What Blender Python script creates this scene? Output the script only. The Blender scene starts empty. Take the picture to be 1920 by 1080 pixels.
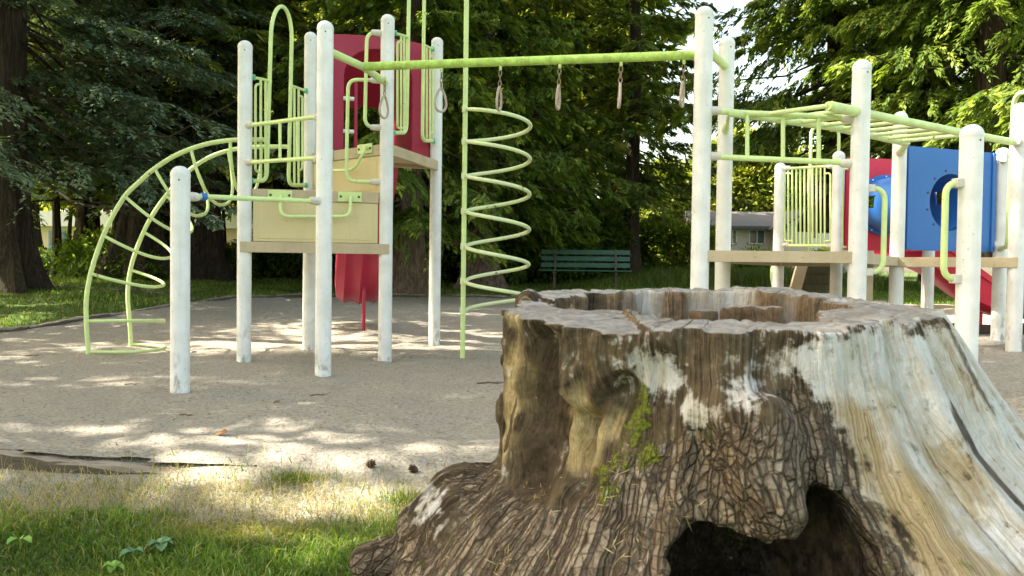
import bpy, math, numpy as np
from mathutils import Vector, Matrix
C = bpy.context.scene.collection
S = bpy.context.scene
rad = math.radians
EYE = 0.87
F = 1500.0                       # focal length in photo pixels (1920 wide)
# ------------------------------------------------------------------ camera
cam_d = bpy.data.cameras.new('camera'); cam = bpy.data.objects.new('camera', cam_d); C.objects.link(cam)
PITCH, ROLL = math.atan(38 / F), rad(0.73)
cam.matrix_world = (Matrix.Translation((0, 0, EYE)) @ Matrix.Rotation(rad(90) - PITCH, 4, 'X')
                    @ Matrix.Rotation(ROLL, 4, 'Z'))
cam_d.lens = 36 * F / 1920; cam_d.sensor_width = 36; cam_d.clip_end = 2000; cam_d.clip_start = 0.05
cam_d.dof.use_dof = True; cam_d.dof.focus_distance = 7.0; cam_d.dof.aperture_fstop = 10.0
S.camera = cam
RM = cam.matrix_world.to_3x3()

def at(px, py, d):
    """world point seen at photo pixel px,py whose distance along +Y is d"""
    v = RM @ Vector(((px - 960) / F, (540 - py) / F, -1))
    k = d / v.y
    return Vector((v.x * k, d, EYE + v.z * k))

# ------------------------------------------------------------------ noise
def _h(ix, iy, iz, s):
    n = (ix * 73856093) ^ (iy * 19349663) ^ (iz * 83492791) ^ (s * 2654435761 & 0x7fffffff)
    n = (n ^ (n >> 13)) * 1274126177 & 0x7fffffff
    n = (n ^ (n >> 16)) * 668265263 & 0x7fffffff
    return (n & 0xffffff).astype(np.float32) / 16777216.0

def vnoise(x, y, z=None, s=0):
    if z is None: z = np.zeros_like(x)
    fx, fy, fz = np.floor(x), np.floor(y), np.floor(z)
    ix, iy, iz = fx.astype(np.int64), fy.astype(np.int64), fz.astype(np.int64)
    tx, ty, tz = x - fx, y - fy, z - fz
    tx, ty, tz = [t * t * (3 - 2 * t) for t in (tx, ty, tz)]
    r = 0
    for a in (0, 1):
        for b in (0, 1):
            for c in (0, 1):
                w = (tx if a else 1 - tx) * (ty if b else 1 - ty) * (tz if c else 1 - tz)
                r = r + w * _h(ix + a, iy + b, iz + c, s)
    return r * 2 - 1

def fbm(x, y, z=None, s=0, o=4, g=0.5):
    a, r, t = 1.0, 0, 0
    if z is None: z = np.zeros_like(x)
    for k in range(o):
        f = 2.03 ** k
        r = r + a * vnoise(x * f + 17.3 * k, y * f + 5.1 * k, z * f, s + k); t += a; a *= g
    return r / t

def ss(a, b, x):
    t = np.clip((x - a) / (b - a), 0, 1)
    return t * t * (3 - 2 * t)

def gz(x, y):
    """ground height"""
    x = np.asarray(x, float); y = np.asarray(y, float)
    g = .27 * ss(8.7, 16, y)
    r = .2 * ss(1.0, 3.4, x) * ss(2.5, 5, y)
    z = g + r * (1 - g / .27) + .05 * r / .2 * ss(9, 14, y)
    z = z + .03 * np.clip(y - 16, 0, 7) + .22 * ss(-3.8, -7, x) * ss(8.5, 13, y) * (1 - ss(14, 22, y) * .6)
    return z

def g1(x, y): return float(gz(x, y))

# ------------------------------------------------------------------ materials
def newmat(name):
    m = bpy.data.materials.new(name); m.use_nodes = True
    nt = m.node_tree
    for n in list(nt.nodes): nt.nodes.remove(n)
    out = nt.nodes.new('ShaderNodeOutputMaterial')
    return m, nt, out

class N:
    """tiny node helper"""
    def __init__(s, nt): s.nt = nt
    def n(s, t, **k):
        nd = s.nt.nodes.new(t)
        for a, b in k.items():
            if a.startswith('_'): nd.inputs[a[1:].replace('_', ' ')].default_value = b
            else: setattr(nd, a, b)
        return nd
    def l(s, a, b): s.nt.links.new(a, b)
    def coord(s, scale=(1, 1, 1), kind='Object'):
        tc = s.n('ShaderNodeTexCoord'); mp = s.n('ShaderNodeMapping')
        mp.inputs['Scale'].default_value = scale; s.l(tc.outputs[kind], mp.inputs['Vector'])
        return mp.outputs['Vector']
    def attr(s, name):
        a = s.n('ShaderNodeAttribute'); a.attribute_name = name; return a
    def noise(s, vec, scale, detail=4, rough=.55, dist=0):
        t = s.n('ShaderNodeTexNoise'); t.inputs['Scale'].default_value = scale
        t.inputs['Detail'].default_value = detail; t.inputs['Roughness'].default_value = rough
        t.inputs['Distortion'].default_value = dist
        s.l(vec, t.inputs['Vector']); return t.outputs['Fac']
    def vor(s, vec, scale, feat='F1', rnd=1):
        t = s.n('ShaderNodeTexVoronoi', feature=feat); t.inputs['Scale'].default_value = scale
        t.inputs['Randomness'].default_value = rnd
        s.l(vec, t.inputs['Vector']); return t
    def ramp(s, fac, stops):
        r = s.n('ShaderNodeValToRGB'); e = r.color_ramp.elements
        while len(e) > 1: e.remove(e[-1])
        for i, (p, c) in enumerate(stops):
            if isinstance(c, (int, float)): c = (c, c, c)
            if i == 0: e[0].position = p; el = e[0]
            else: el = e.new(p)
            el.color = (*c, 1)
        s.l(fac, r.inputs['Fac']); return r.outputs['Color']
    def mix(s, f, a, b, mode='MIX'):
        m = s.n('ShaderNodeMix', data_type='RGBA', blend_type=mode)
        for v, k in ((f, 0), (a, 6), (b, 7)):
            if isinstance(v, (int, float)): m.inputs[k].default_value = v if k == 0 else (v, v, v, 1)
            elif isinstance(v, tuple): m.inputs[k].default_value = (*v, 1)
            else: s.l(v, m.inputs[k])
        return m.outputs[2]
    def math(s, op, a, b=0.0, c=0.0, clamp=False):
        m = s.n('ShaderNodeMath', operation=op); m.use_clamp = clamp
        for i, v in enumerate((a, b, c)):
            if isinstance(v, (int, float)): m.inputs[i].default_value = v
            else: s.l(v, m.inputs[i])
        return m.outputs[0]
    def bump(s, h, strength=.4, dist=.01, nrm=None):
        b = s.n('ShaderNodeBump'); b.inputs['Strength'].default_value = strength
        b.inputs['Distance'].default_value = dist; s.l(h, b.inputs['Height'])
        if nrm is not None: s.l(nrm, b.inputs['Normal'])
        return b.outputs['Normal']
    def bsdf(s, out, col, rough=.6, nrm=None, spec=.5, metal=0):
        p = s.n('ShaderNodeBsdfPrincipled')
        for v, k in ((col, 'Base Color'), (rough, 'Roughness'), (spec, 'Specular IOR Level'), (metal, 'Metallic')):
            if isinstance(v, tuple): p.inputs[k].default_value = (*v, 1)
            elif isinstance(v, (int, float)): p.inputs[k].default_value = v
            else: s.l(v, p.inputs[k])
        if nrm is not None: s.l(nrm, p.inputs['Normal'])
        s.l(p.outputs[0], out.inputs['Surface']); return p

def paint(name, base, dirt, chip=None, chip_at=.72, rough=.38, low=False, scale=6, wear=0.0, spec=.45):
    """weathered painted metal or plastic: dirt blotches, chips, grime at the foot"""
    m, nt, out = newmat(name); k = N(nt)
    v = k.coord()
    n1 = k.noise(v, scale, 5, .6)
    col = k.mix(k.ramp(n1, [(.35, 0), (.72, .55)]), base, dirt)
    vs = k.coord((40, 40, 2.5))
    n2 = k.noise(vs, 1, 3, .6)
    col = k.mix(k.ramp(n2, [(.5, 0), (.8, .35)]), col, dirt)
    spk = k.noise(v, 55, 2, .5)
    col = k.mix(k.ramp(spk, [(.68, 0), (.74, .5)]), col, tuple(c * .45 for c in dirt))
    if low:
        sx = k.n('ShaderNodeSeparateXYZ'); k.l(v, sx.inputs[0])
        z = sx.outputs['Z']
        n3 = k.noise(k.coord((14, 14, 6)), 1, 5, .65)
        f = k.math('MULTIPLY', k.ramp(k.math('MULTIPLY', z, 1.0), [(.05, 1), (.42, 0)]),
                   k.ramp(n3, [(.54, 0), (.64, 1)]))
        col = k.mix(k.math('MULTIPLY', f, .6), col, (.10, .10, .035))
    if chip:
        n4 = k.noise(k.coord((1, 1, 1)), 9, 6, .7)
        col = k.mix(k.ramp(n4, [(chip_at, 0), (chip_at + .015, 1)]), col, chip)
    r = k.ramp(n1, [(.3, rough), (.8, min(1, rough + .25))])
    nb = k.noise(v, 120, 3, .6)
    k.bsdf(out, col, r, k.bump(k.math('ADD', nb, k.math('MULTIPLY', n1, 2)), .12, .003), spec=spec)
    return m

M = {}
M['post'] = paint('white_post_paint', (.76, .77, .765), (.50, .50, .47), low=True, rough=.42)
M['cap'] = paint('post_cap_plastic', (.73, .74, .735), (.5, .5, .48), rough=.5)
M['green'] = paint('lime_green_paint', (.60, .76, .31), (.44, .50, .25), chip=(.12, .12, .10), chip_at=.665, rough=.35)
M['worn'] = paint('worn_lime_paint', (.62, .74, .36), (.60, .60, .50), chip=(.14, .13, .12), chip_at=.64, rough=.4, scale=4)
M['mossy'] = paint('mossy_lime_paint', (.50, .74, .15), (.14, .14, .03), rough=.5, scale=14)
M['clamp'] = paint('clamp_metal', (.62, .60, .54), (.40, .36, .28), rough=.5)
M['mint'] = paint('mint_clamp', (.10, .55, .33), (.1, .4, .25), rough=.45)
M['tan'] = paint('tan_timber', (.50, .41, .27), (.34, .28, .18), rough=.7, scale=5)
M['riser'] = paint('sand_plastic', (.62, .53, .29), (.50, .42, .22), rough=.55, scale=2.5)
M['red'] = paint('crimson_plastic', (.33, .010, .045), (.25, .015, .05), rough=.4, scale=5)
M['brightred'] = paint('red_plastic', (.62, .02, .06), (.5, .02, .05), rough=.4, scale=4)
M['blue'] = paint('blue_plastic', (.018, .13, .45), (.04, .16, .42), rough=.45, scale=5)
M['benchgreen'] = paint('bench_green_paint', (.012, .080, .046), (.025, .065, .04), chip=(.5, .5, .45), chip_at=.72, rough=.45)
M['darkmetal'] = paint('dark_metal', (.06, .055, .05), (.12, .07, .04), rough=.6)
M['ring'] = paint('worn_ring_metal', (.42, .38, .34), (.30, .16, .07), rough=.45, scale=30)
M['chain'] = paint('rusty_chain', (.25, .20, .13), (.22, .10, .04), rough=.6, scale=40)

# ------------------------------------------------------------------ mesh building
def mesh_np(name, V, Fa, mat=None, smooth=False, attrs=None):
    """V (n,3), Fa (m,k) constant-size faces"""
    me = bpy.data.meshes.new(name); V = np.asarray(V, np.float32); Fa = np.asarray(Fa, np.int32)
    me.vertices.add(len(V)); me.vertices.foreach_set('co', V.ravel())
    k = Fa.shape[1]
    me.loops.add(Fa.size); me.loops.foreach_set('vertex_index', Fa.ravel())
    me.polygons.add(len(Fa))
    me.polygons.foreach_set('loop_start', np.arange(0, Fa.size, k, dtype=np.int32))
    me.polygons.foreach_set('loop_total', np.full(len(Fa), k, np.int32))
    if smooth: me.polygons.foreach_set('use_smooth', np.ones(len(Fa), bool))
    me.update(calc_edges=True)
    for nm, (typ, arr) in (attrs or {}).items():
        a = me.attributes.new(nm, typ, 'POINT')
        a.data.foreach_set({'FLOAT': 'value', 'FLOAT_VECTOR': 'vector', 'FLOAT_COLOR': 'color'}[typ],
                           np.asarray(arr, np.float32).ravel())
    if mat: me.materials.append(mat)
    return me

def link(name, me, parent=None, loc=(0, 0, 0)):
    o = bpy.data.objects.new(name, me); C.objects.link(o); o.location = loc
    if parent: o.parent = parent
    return o

def tag(o, label=None, cat=None, group=None, kind=None):
    if label: o['label'] = label
    if cat: o['category'] = cat
    if group: o['group'] = group
    if kind: o['kind'] = kind
    return o

def thing(name, loc, label, cat, group=None):
    o = bpy.data.objects.new(name, None); C.objects.link(o); o.location = loc
    o.empty_display_size = .2
    return tag(o, label, cat, group)

def origin(o):
    p = Vector((0, 0, 0))
    while o: p += o.location; o = o.parent
    return p

def copy_tree(o, parent=None):
    c = o.copy(); C.objects.link(c)
    if parent: c.parent = parent
    for ch in [x for x in C.objects if x.parent == o]: copy_tree(ch, c)
    return c

class MB:
    def __init__(s): s.V = []; s.F = []
    def add(s, vs, fs):
        b = len(s.V); s.V += [tuple(v) for v in vs]; s.F += [tuple(i + b for i in f) for f in fs]; return s
    def box(s, c, size, rot=None):
        c = Vector(c); hx, hy, hz = [q / 2 for q in size]
        vs = [Vector((x, y, z)) for x in (-hx, hx) for y in (-hy, hy) for z in (-hz, hz)]
        if rot is not None: vs = [rot @ v for v in vs]
        return s.add([v + c for v in vs], [(0, 1, 3, 2), (4, 6, 7, 5), (0, 4, 5, 1), (2, 3, 7, 6), (0, 2, 6, 4), (1, 5, 7, 3)])
    def beam(s, a, b, w, h):
        """box from a to b (top centre line), w across, h down"""
        a = Vector(a); b = Vector(b); d = (b - a); L = d.length; d.normalize()
        side = d.cross(Vector((0, 0, 1))).normalized(); up = side.cross(d)
        R = Matrix((d, side, up)).transposed()
        return s.box((a + b) / 2 - up * h / 2, (L, w, h), R)
    def tube(s, pts, r, n=12, closed=False, caps=True):
        P = [Vector(p) for p in pts]; m = len(P); rr = r if isinstance(r, (list, tuple)) else [r] * m
        T = []
        for i in range(m):
            a = P[(i - 1) % m] if (closed or i > 0) else P[i]; b = P[(i + 1) % m] if (closed or i < m - 1) else P[i]
            T.append((b - a).normalized())
        up = Vector((0, 0, 1)) if abs(T[0].z) < .9 else Vector((1, 0, 0))
        nrm = T[0].cross(up).normalized(); vs = []; fs = []
        for i in range(m):
            nrm = (nrm - T[i] * nrm.dot(T[i])).normalized(); bi = T[i].cross(nrm)
            for k in range(n):
                a = 2 * math.pi * k / n
                vs.append(P[i] + (nrm * math.cos(a) + bi * math.sin(a)) * rr[i])
        for i in range(m if closed else m - 1):
            j = (i + 1) % m
            for k in range(n):
                l = (k + 1) % n; fs.append((i * n + k, i * n + l, j * n + l, j * n + k))
        if caps and not closed:
            fs.append(tuple(range(n - 1, -1, -1))); fs.append(tuple((m - 1) * n + k for k in range(n)))
        return s.add(vs, fs)
    def lathe(s, c, prof, n=24, ax=None):
        """prof: (radius, height) list; around z, or around ax"""
        c = Vector(c); R = Matrix.Identity(3) if ax is None else Vector((0, 0, 1)).rotation_difference(Vector(ax)).to_matrix()
        vs = []; fs = []; m = len(prof)
        for r, h in prof:
            for k in range(n):
                a = 2 * math.pi * k / n; vs.append(c + R @ Vector((r * math.cos(a), r * math.sin(a), h)))
        for i in range(m - 1):
            for k in range(n):
                l = (k + 1) % n; fs.append((i * n + k, i * n + l, (i + 1) * n + l, (i + 1) * n + k))
        fs.append(tuple(range(n - 1, -1, -1))); fs.append(tuple((m - 1) * n + k for k in range(n)))
        return s.add(vs, fs)
    def mark(s):
        if not hasattr(s, 'marks'): s.marks = []
        s.marks.append((len(s.V), len(s.F))); return s
    def build_split(s, name, mat, parent=None, **kw):
        """one object per marked piece"""
        ms = getattr(s, 'marks', []); ms = [q for q in ms if q[0] < len(s.V)] + [(len(s.V), len(s.F))]
        if ms[0][0] != 0: ms = [(0, 0)] + ms
        for (v0, f0), (v1, f1) in zip(ms[:-1], ms[1:]):
            if v1 == v0: continue
            m = MB(); m.V = s.V[v0:v1]; m.F = [tuple(i - v0 for i in f) for f in s.F[f0:f1]]; m.build(name, mat, parent, **kw)
    def build(s, name, mat, parent=None, smooth=True, bevel=0, angle=35, loc=None):
        me = bpy.data.meshes.new(name)
        if loc is not None: off = Vector(loc)
        elif parent is not None: off = origin(parent)
        else: off = Vector((0, 0, 0))
        me.from_pydata([Vector(v) - off for v in s.V], [], s.F); me.update()
        if smooth:
            me.polygons.foreach_set('use_smooth', [True] * len(me.polygons))
            me.set_sharp_from_angle(angle=rad(angle))
        me.materials.append(M[mat] if isinstance(mat, str) else mat)
        o = link(name, me, parent)
        if loc is not None and parent is None: o.location = loc
        if bevel:
            b = o.modifiers.new('bevel', 'BEVEL'); b.width = bevel; b.segments = 2; b.limit_method = 'ANGLE'
        return o

def rnd_path(pts, r=.08, n=6):
    """round the corners of a polyline"""
    P = [Vector(p) for p in pts]; out = [P[0]]
    for i in range(1, len(P) - 1):
        a, b, c = P[i - 1], P[i], P[i + 1]
        ra = min(r, (a - b).length * .49, (c - b).length * .49)
        p0 = b + (a - b).normalized() * ra; p1 = b + (c - b).normalized() * ra
        for k in range(n + 1):
            t = k / n; out.append(p0 * (1 - t) ** 2 + b * 2 * t * (1 - t) + p1 * t * t)
    out.append(P[-1]); return out

def smooth_path(pts, n=8):
    P = [Vector(p) for p in pts]; P = [P[0] * 2 - P[1]] + P + [P[-1] * 2 - P[-2]]; out = []
    for i in range(1, len(P) - 2):
        for k in range(n):
            t = k / n; a, b, c, d = P[i - 1:i + 3]
            out.append(.5 * ((2 * b) + (c - a) * t + (2 * a - 5 * b + 4 * c - d) * t * t + (3 * b - a - 3 * c + d) * t ** 3))
    out.append(P[-2]); return out
# ================================================================== PLAY STRUCTURES
PR = .0635
def post(parent, px, py, d, ytop, r=PR, label=None):
    """steel post: px,py a point on its axis, d its distance, ytop the photo row of its top"""
    p = at(px, py, d); z0 = g1(p.x, p.y) - .12; zt = at(px, ytop, d).z
    m = MB(); n = 28
    # slight mound of body down into the sand
    m.lathe((p.x, p.y, 0), [(r, z0), (r, zt - .075)], n)
    o = m.build('post', 'post', parent)
    c = MB(); R = r * 1.035
    prof = [(R, 0), (R, .012)] + [(R * math.cos(a), .012 + .063 * math.sin(a)) for a in [k * math.pi / 16 for k in range(1, 9)]]
    prof[-1] = (.003, prof[-1][1])
    c.lathe((p.x, p.y, zt - .075), prof, n)
    cp = c.build('post_cap', 'cap', o)
    s = MB(); f = Vector((.25, -1, 0)).normalized()
    s.lathe(Vector((p.x, p.y, zt - .10)) + f * (r - .001), [(.006, 0), (.006, .003), (.003, .004)], 8, f)
    s.build('screw', 'darkmetal', o)
    if label: o['label'] = label
    return Vector((p.x, p.y, zt))

def clampb(mb, p, toward, L=.09, r=.03):
    """rounded end clamp joining a rail to its post, from post surface towards the rail"""
    mb.mark()
    p = Vector(p); t = (Vector(toward) - p); t.z = 0; t.normalize()
    q = p + t * (PR - .02)
    s_ = Vector((-t.y, t.x, 0)); mb.tube([q - t * .03, q + t * .012, q + t * (L * .8), q + t * L], [r * 1.25, r * 1.12, r, r * .78], 14)
    mb.tube([q + t * L * .5 + s_ * (r - .004), q + t * L * .5 + s_ * (r + .006)], .009, 8); mb.tube([q + t * L * .5 - s_ * (r - .004), q + t * L * .5 - s_ * (r + .006)], .009, 8)

def rail(parent, a, b, r=.019, mat='green', clamps=(1, 1), name='rail', cl='clamp'):
    a = Vector(a); b = Vector(b); o = MB().tube([a, b], r, 14).build(name, mat, parent)
    c = MB(); n = 0
    if clamps[0]: clampb(c, a, b); n += 1
    if clamps[1]: clampb(c, b, a); n += 1
    if n: c.build_split('clamp', cl, o)
    return o

# ---------------------------------------------------------------- left tower
gA = at(456, 676, 7.25)
tower = thing('playground_tower', (-1.6, 7.4, 0), 'tall white climbing tower with crimson arch panel and lime arched ladder, left of stump', 'playground tower')
TW = tower
A = post(TW, 458, 496, 7.25, 76); B = post(TW, 607, 497, 6.35, 39); Cc = post(TW, 723, 499, 7.5, 27)
D = post(TW, 580, 497, 8.25, 60); E_ = post(TW, 815.5, 500, 8.7, 70); Fp = post(TW, 338, 494, 5.45, 311, label='short white post')
def xy(p, z): return Vector((p.x, p.y, z))
Z1, Z2, Z3 = 1.075, 1.555, 2.01
def deck(parent, corners, z, name='deck'):
    m = MB(); n = len(corners); vs = [xy(p, z - .012) for p in corners] + [xy(p, z - .045) for p in corners]
    m.add(vs, [tuple(range(n)), tuple(range(2 * n - 1, n - 1, -1))] + [(i, i + n, (i + 1) % n + n, (i + 1) % n) for i in range(n)])
    return m.build(name, 'tan', parent, smooth=False)
def edge(parent, a, b, z, h=.085, w=.045, out=.0, mat='tan', ext=.03):
    a = xy(a, z); b = xy(b, z); d = (b - a).normalized(); s = d.cross(Vector((0, 0, 1)))
    if out: a = a + s * out; b = b + s * out
    m = MB().beam(a - d * ext, b + d * ext, w, h)
    for t in (.08, .35, .65, .92):       # bolt heads
        p = a + (b - a) * t - Vector((0, 0, h / 2))
        m.lathe(p + s * (w / 2), [(.008, 0), (.008, .004), (.004, .005)], 8, s)
    return m.build('deck_edge', mat, parent, bevel=.004)
edge(TW, A, Cc, Z1, h=.095, out=.045)
deck(TW, [A, Cc, D], Z1)
deck(TW, [A, Cc, D], Z2); edge(TW, A, Cc, Z2, h=.10, ext=-.07); edge(TW, A, D, Z2, h=.10, ext=-.07)
deck(TW, [Cc, E_, D], Z3); edge(TW, D, Cc, Z3, h=.10, ext=-.07); edge(TW, Cc, E_, Z3, h=.10, out=.02, ext=-.05); edge(TW, E_, D, Z3, ext=-.07)
def riser(parent, a, b, z0, z1, t=.03):
    a = xy(a, z1); b = xy(b, z1); d = (b - a).normalized(); s = d.cross(Vector((0, 0, 1)))
    m = MB().beam(a + d * .075, b - d * .075, t, z1 - z0)
    o = m.build('riser_panel', 'riser', parent, bevel=.006)
    f = MB().beam(a + d * .12 + s * (t / 2 + .002) - Vector((0, 0, .03)), b - d * .12 + s * (t / 2 + .002) - Vector((0, 0, .03)), .004, z1 - z0 - .06)
    f.build('raised_face', 'riser', o, bevel=.002)
riser(TW, A, Cc, Z1 + .003, Z2 - .103); riser(TW, D, Cc, Z2 + .003, Z3 - .103)
def grip(parent, plates, tubepts, d_off=.0, pw=.215, ph=.09, dirn=None):
    pts = [Vector(p) for p in tubepts]
    o = MB().tube(rnd_path(pts, .09), .015, 12).build('grab_handle', 'green', parent)
    m = MB(); s = dirn
    t = Vector((-s.y, s.x, 0))
    R = Matrix((t, s, Vector((0, 0, 1)))).transposed()
    for p in plates:
        m.mark().box(p, (pw, .008, ph), R)
    m.build_split('mounting_plate', 'green', o, bevel=.002)
    q = MB()
    for p in plates:
        for e in (-1, 1): q.mark().lathe(Vector(p) + t * e * pw * .38 + s * .004, [(.012, 0), (.012, .004), (.005, .006)], 10, s)
    q.build_split('bolt', 'darkmetal', o)
nAC = (Cc - A); nAC.z = 0; nAC.normalize(); nAC = Vector((nAC.y, -nAC.x, 0))
def onplane(px, py, a, b, out=0):
    """point seen at px,py on the vertical plane through a and b, moved out along its front normal"""
    n = Vector((b.y - a.y, -(b.x - a.x), 0)).normalized()
    v = RM @ Vector(((px - 960) / F, (540 - py) / F, -1)); o = Vector((0, 0, EYE))
    q = xy(a, 0) + n * out
    k = ((q - o).dot(n)) / v.dot(n) if abs(v.dot(n)) > 1e-6 else 0
    return o + v * k
P = lambda px, py, out=0: onplane(px, py, A, Cc, out)
grip(TW, [P(525, 366, .03), P(656, 369, .03)], [P(526, 368, .03), P(526, 372, .09), P(526, 406, .12), P(657, 406, .12), P(657, 374, .09), P(657, 370, .03)], dirn=nAC)
nDC = Vector((Cc.y - D.y, -(Cc.x - D.x), 0)).normalized()
P = lambda px, py, out=0: onplane(px, py, D, Cc, out)
grip(TW, [P(684, 279, .03), P(612, 290, .03)], [P(684, 276, .03), P(684, 281, .12), P(664, 319, .15), P(614, 320, .15), P(612, 300, .12), P(612, 290, .03)], dirn=nDC)

# rails A-B, F-B
for ya, yb in ((236, 217), (305, 295)):
    a = at(458, ya, 7.25); b = at(607, yb, 6.35); zz = (a.z + b.z) / 2
    o = rail(TW, (A.x, A.y, a.z), (B.x, B.y, b.z), .018)
def between(px, y0, y1, a, b, r=.013, mat='green', parent=None, name='spindle'):
    return MB().tube([onplane(px, y0, a, b), onplane(px, y1, a, b)], r, 10).build(name, mat, parent or TW)
between(525, 226, 300, A, B); between(558, 222, 298, A, B)
a = at(338, 367, 5.45); b = at(606, 378, 6.35)
rail(TW, (Fp.x, Fp.y, a.z), (B.x, B.y, b.z), .018, cl='clamp')
# blue cap sleeve on that rail's left end
t = (Vector((B.x, B.y, b.z)) - Vector((Fp.x, Fp.y, a.z))).normalized(); p0 = Vector((Fp.x, Fp.y, a.z)) + t * .15
MB().tube([p0, p0 + t * .035], .027, 12).build('rail_sleeve', 'blue', TW)

def guard(parent, a, b, la, lb, ytop, bars_l, bars_r, topl, topr, botl, botr, apex, hl=None, hr=None):
    """pair of spindle panels either side of a tall inverted-U handrail, in plane a-b. la, lb photo columns of the two tall legs"""
    Q = lambda px, py: onplane(px, py, a, b)
    # tall tube: bottom-left end -> up -> arch -> down -> bottom-right end
    pl, pr = Q(*botl), Q(*botr)
    L0, L1 = Q(la[1], botl[1] + la[2]), Q(la[0], ytop); R1, R0 = Q(lb[0], ytop + 2), Q(lb[1], botr[1] + lb[2])
    path = rnd_path([pl, L0, L1], .09)
    mid = (L1 + R1) / 2; w = (R1 - L1) / 2; h = apex
    arc = [mid - w * math.cos(t) + Vector((0, 0, h * math.sin(t))) for t in [k * math.pi / 14 for k in range(15)]]
    path = path[:-1] + arc + rnd_path([R1, R0, pr], .09)[1:]
    o = MB().tube(path, .019, 14).build('guard_rail', 'green', parent)
    for bars, top, bot, leg, hp in ((bars_l, topl, botl, la, hl), (bars_r, topr, botr, lb, hr)):
        MB().tube([Q(*top[0]), Q(*top[1])], .013, 10).build('top_bar', 'green', o)
        for px, y0, y1 in bars:
            MB().tube([Q(px, y0), Q(px, y1)], .0115, 10).build('spindle', 'green', o)
        if hp:
            MB().tube(rnd_path([Q(hp[0], hp[2]), Q(hp[1], hp[2]), Q(hp[1], hp[3]), Q(hp[0], hp[3])], .04), .0115, 10).build('spindle', 'green', o)
    m = MB()
    for p in (topl[0], topr[1], botl, botr):
        q = Q(*p); m.mark().tube([q - Vector((.02, 0, 0)), q + Vector((.02, 0, 0))], .026, 12)
    m.build_split('clamp', 'mint', o)
    return o
guard(TW, A, D, (508, 500, 0), (547, 541, 0), 70, [(489, 148, 335), (498, 150, 338)], [(552, 163, 345), (560, 166, 346)],
      [(474, 145), (508, 152)], [(547, 161), (573, 170)], (472, 339), (572, 347), .30, hl=(490, 479, 158, 322), hr=(560, 567, 180, 318))
guard(TW, Cc, E_, (768, 762, 0), (796, 792, 0), -60, [(752, 66, 246), (758, 68, 246)], [(800, 86, 260), (806, 88, 262)],
      [(740, 62), (767, 70)], [(795, 84), (811, 92)], (738, 249), (812, 264), .3, hl=(754, 745, 78, 240), hr=(806, 811, 106, 250))
# single loops on C
def loop(parent, post_p, ytop, ybot, px, plane, r=.017, dirn=None, mat='green', rr=.09, name='hand_loop', cmat='clamp', pc=None):
    a, b = plane; Q = lambda x, y: onplane(x, y, a, b)
    t1, t2 = Q(px[0], ytop), Q(px[1], ybot)
    s = xy(post_p, t1.z); e = xy(post_p, t2.z)
    o = MB().tube(rnd_path([s, t1, t2, e], rr), r, 14).build(name, mat, parent)
    c = MB(); clampb(c, s, t1, .11, .028); clampb(c, e, t2, .11, .028); c.build_split('clamp', cmat, o)
    return o
loop(TW, Cc, 149, 340, (653, 649), (Cc + Vector((-1, -.08, 0)), Cc)); loop(TW, Cc, 60, 238, (688, 684), (Cc + Vector((-1, -.28, 0)), Cc))

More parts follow.
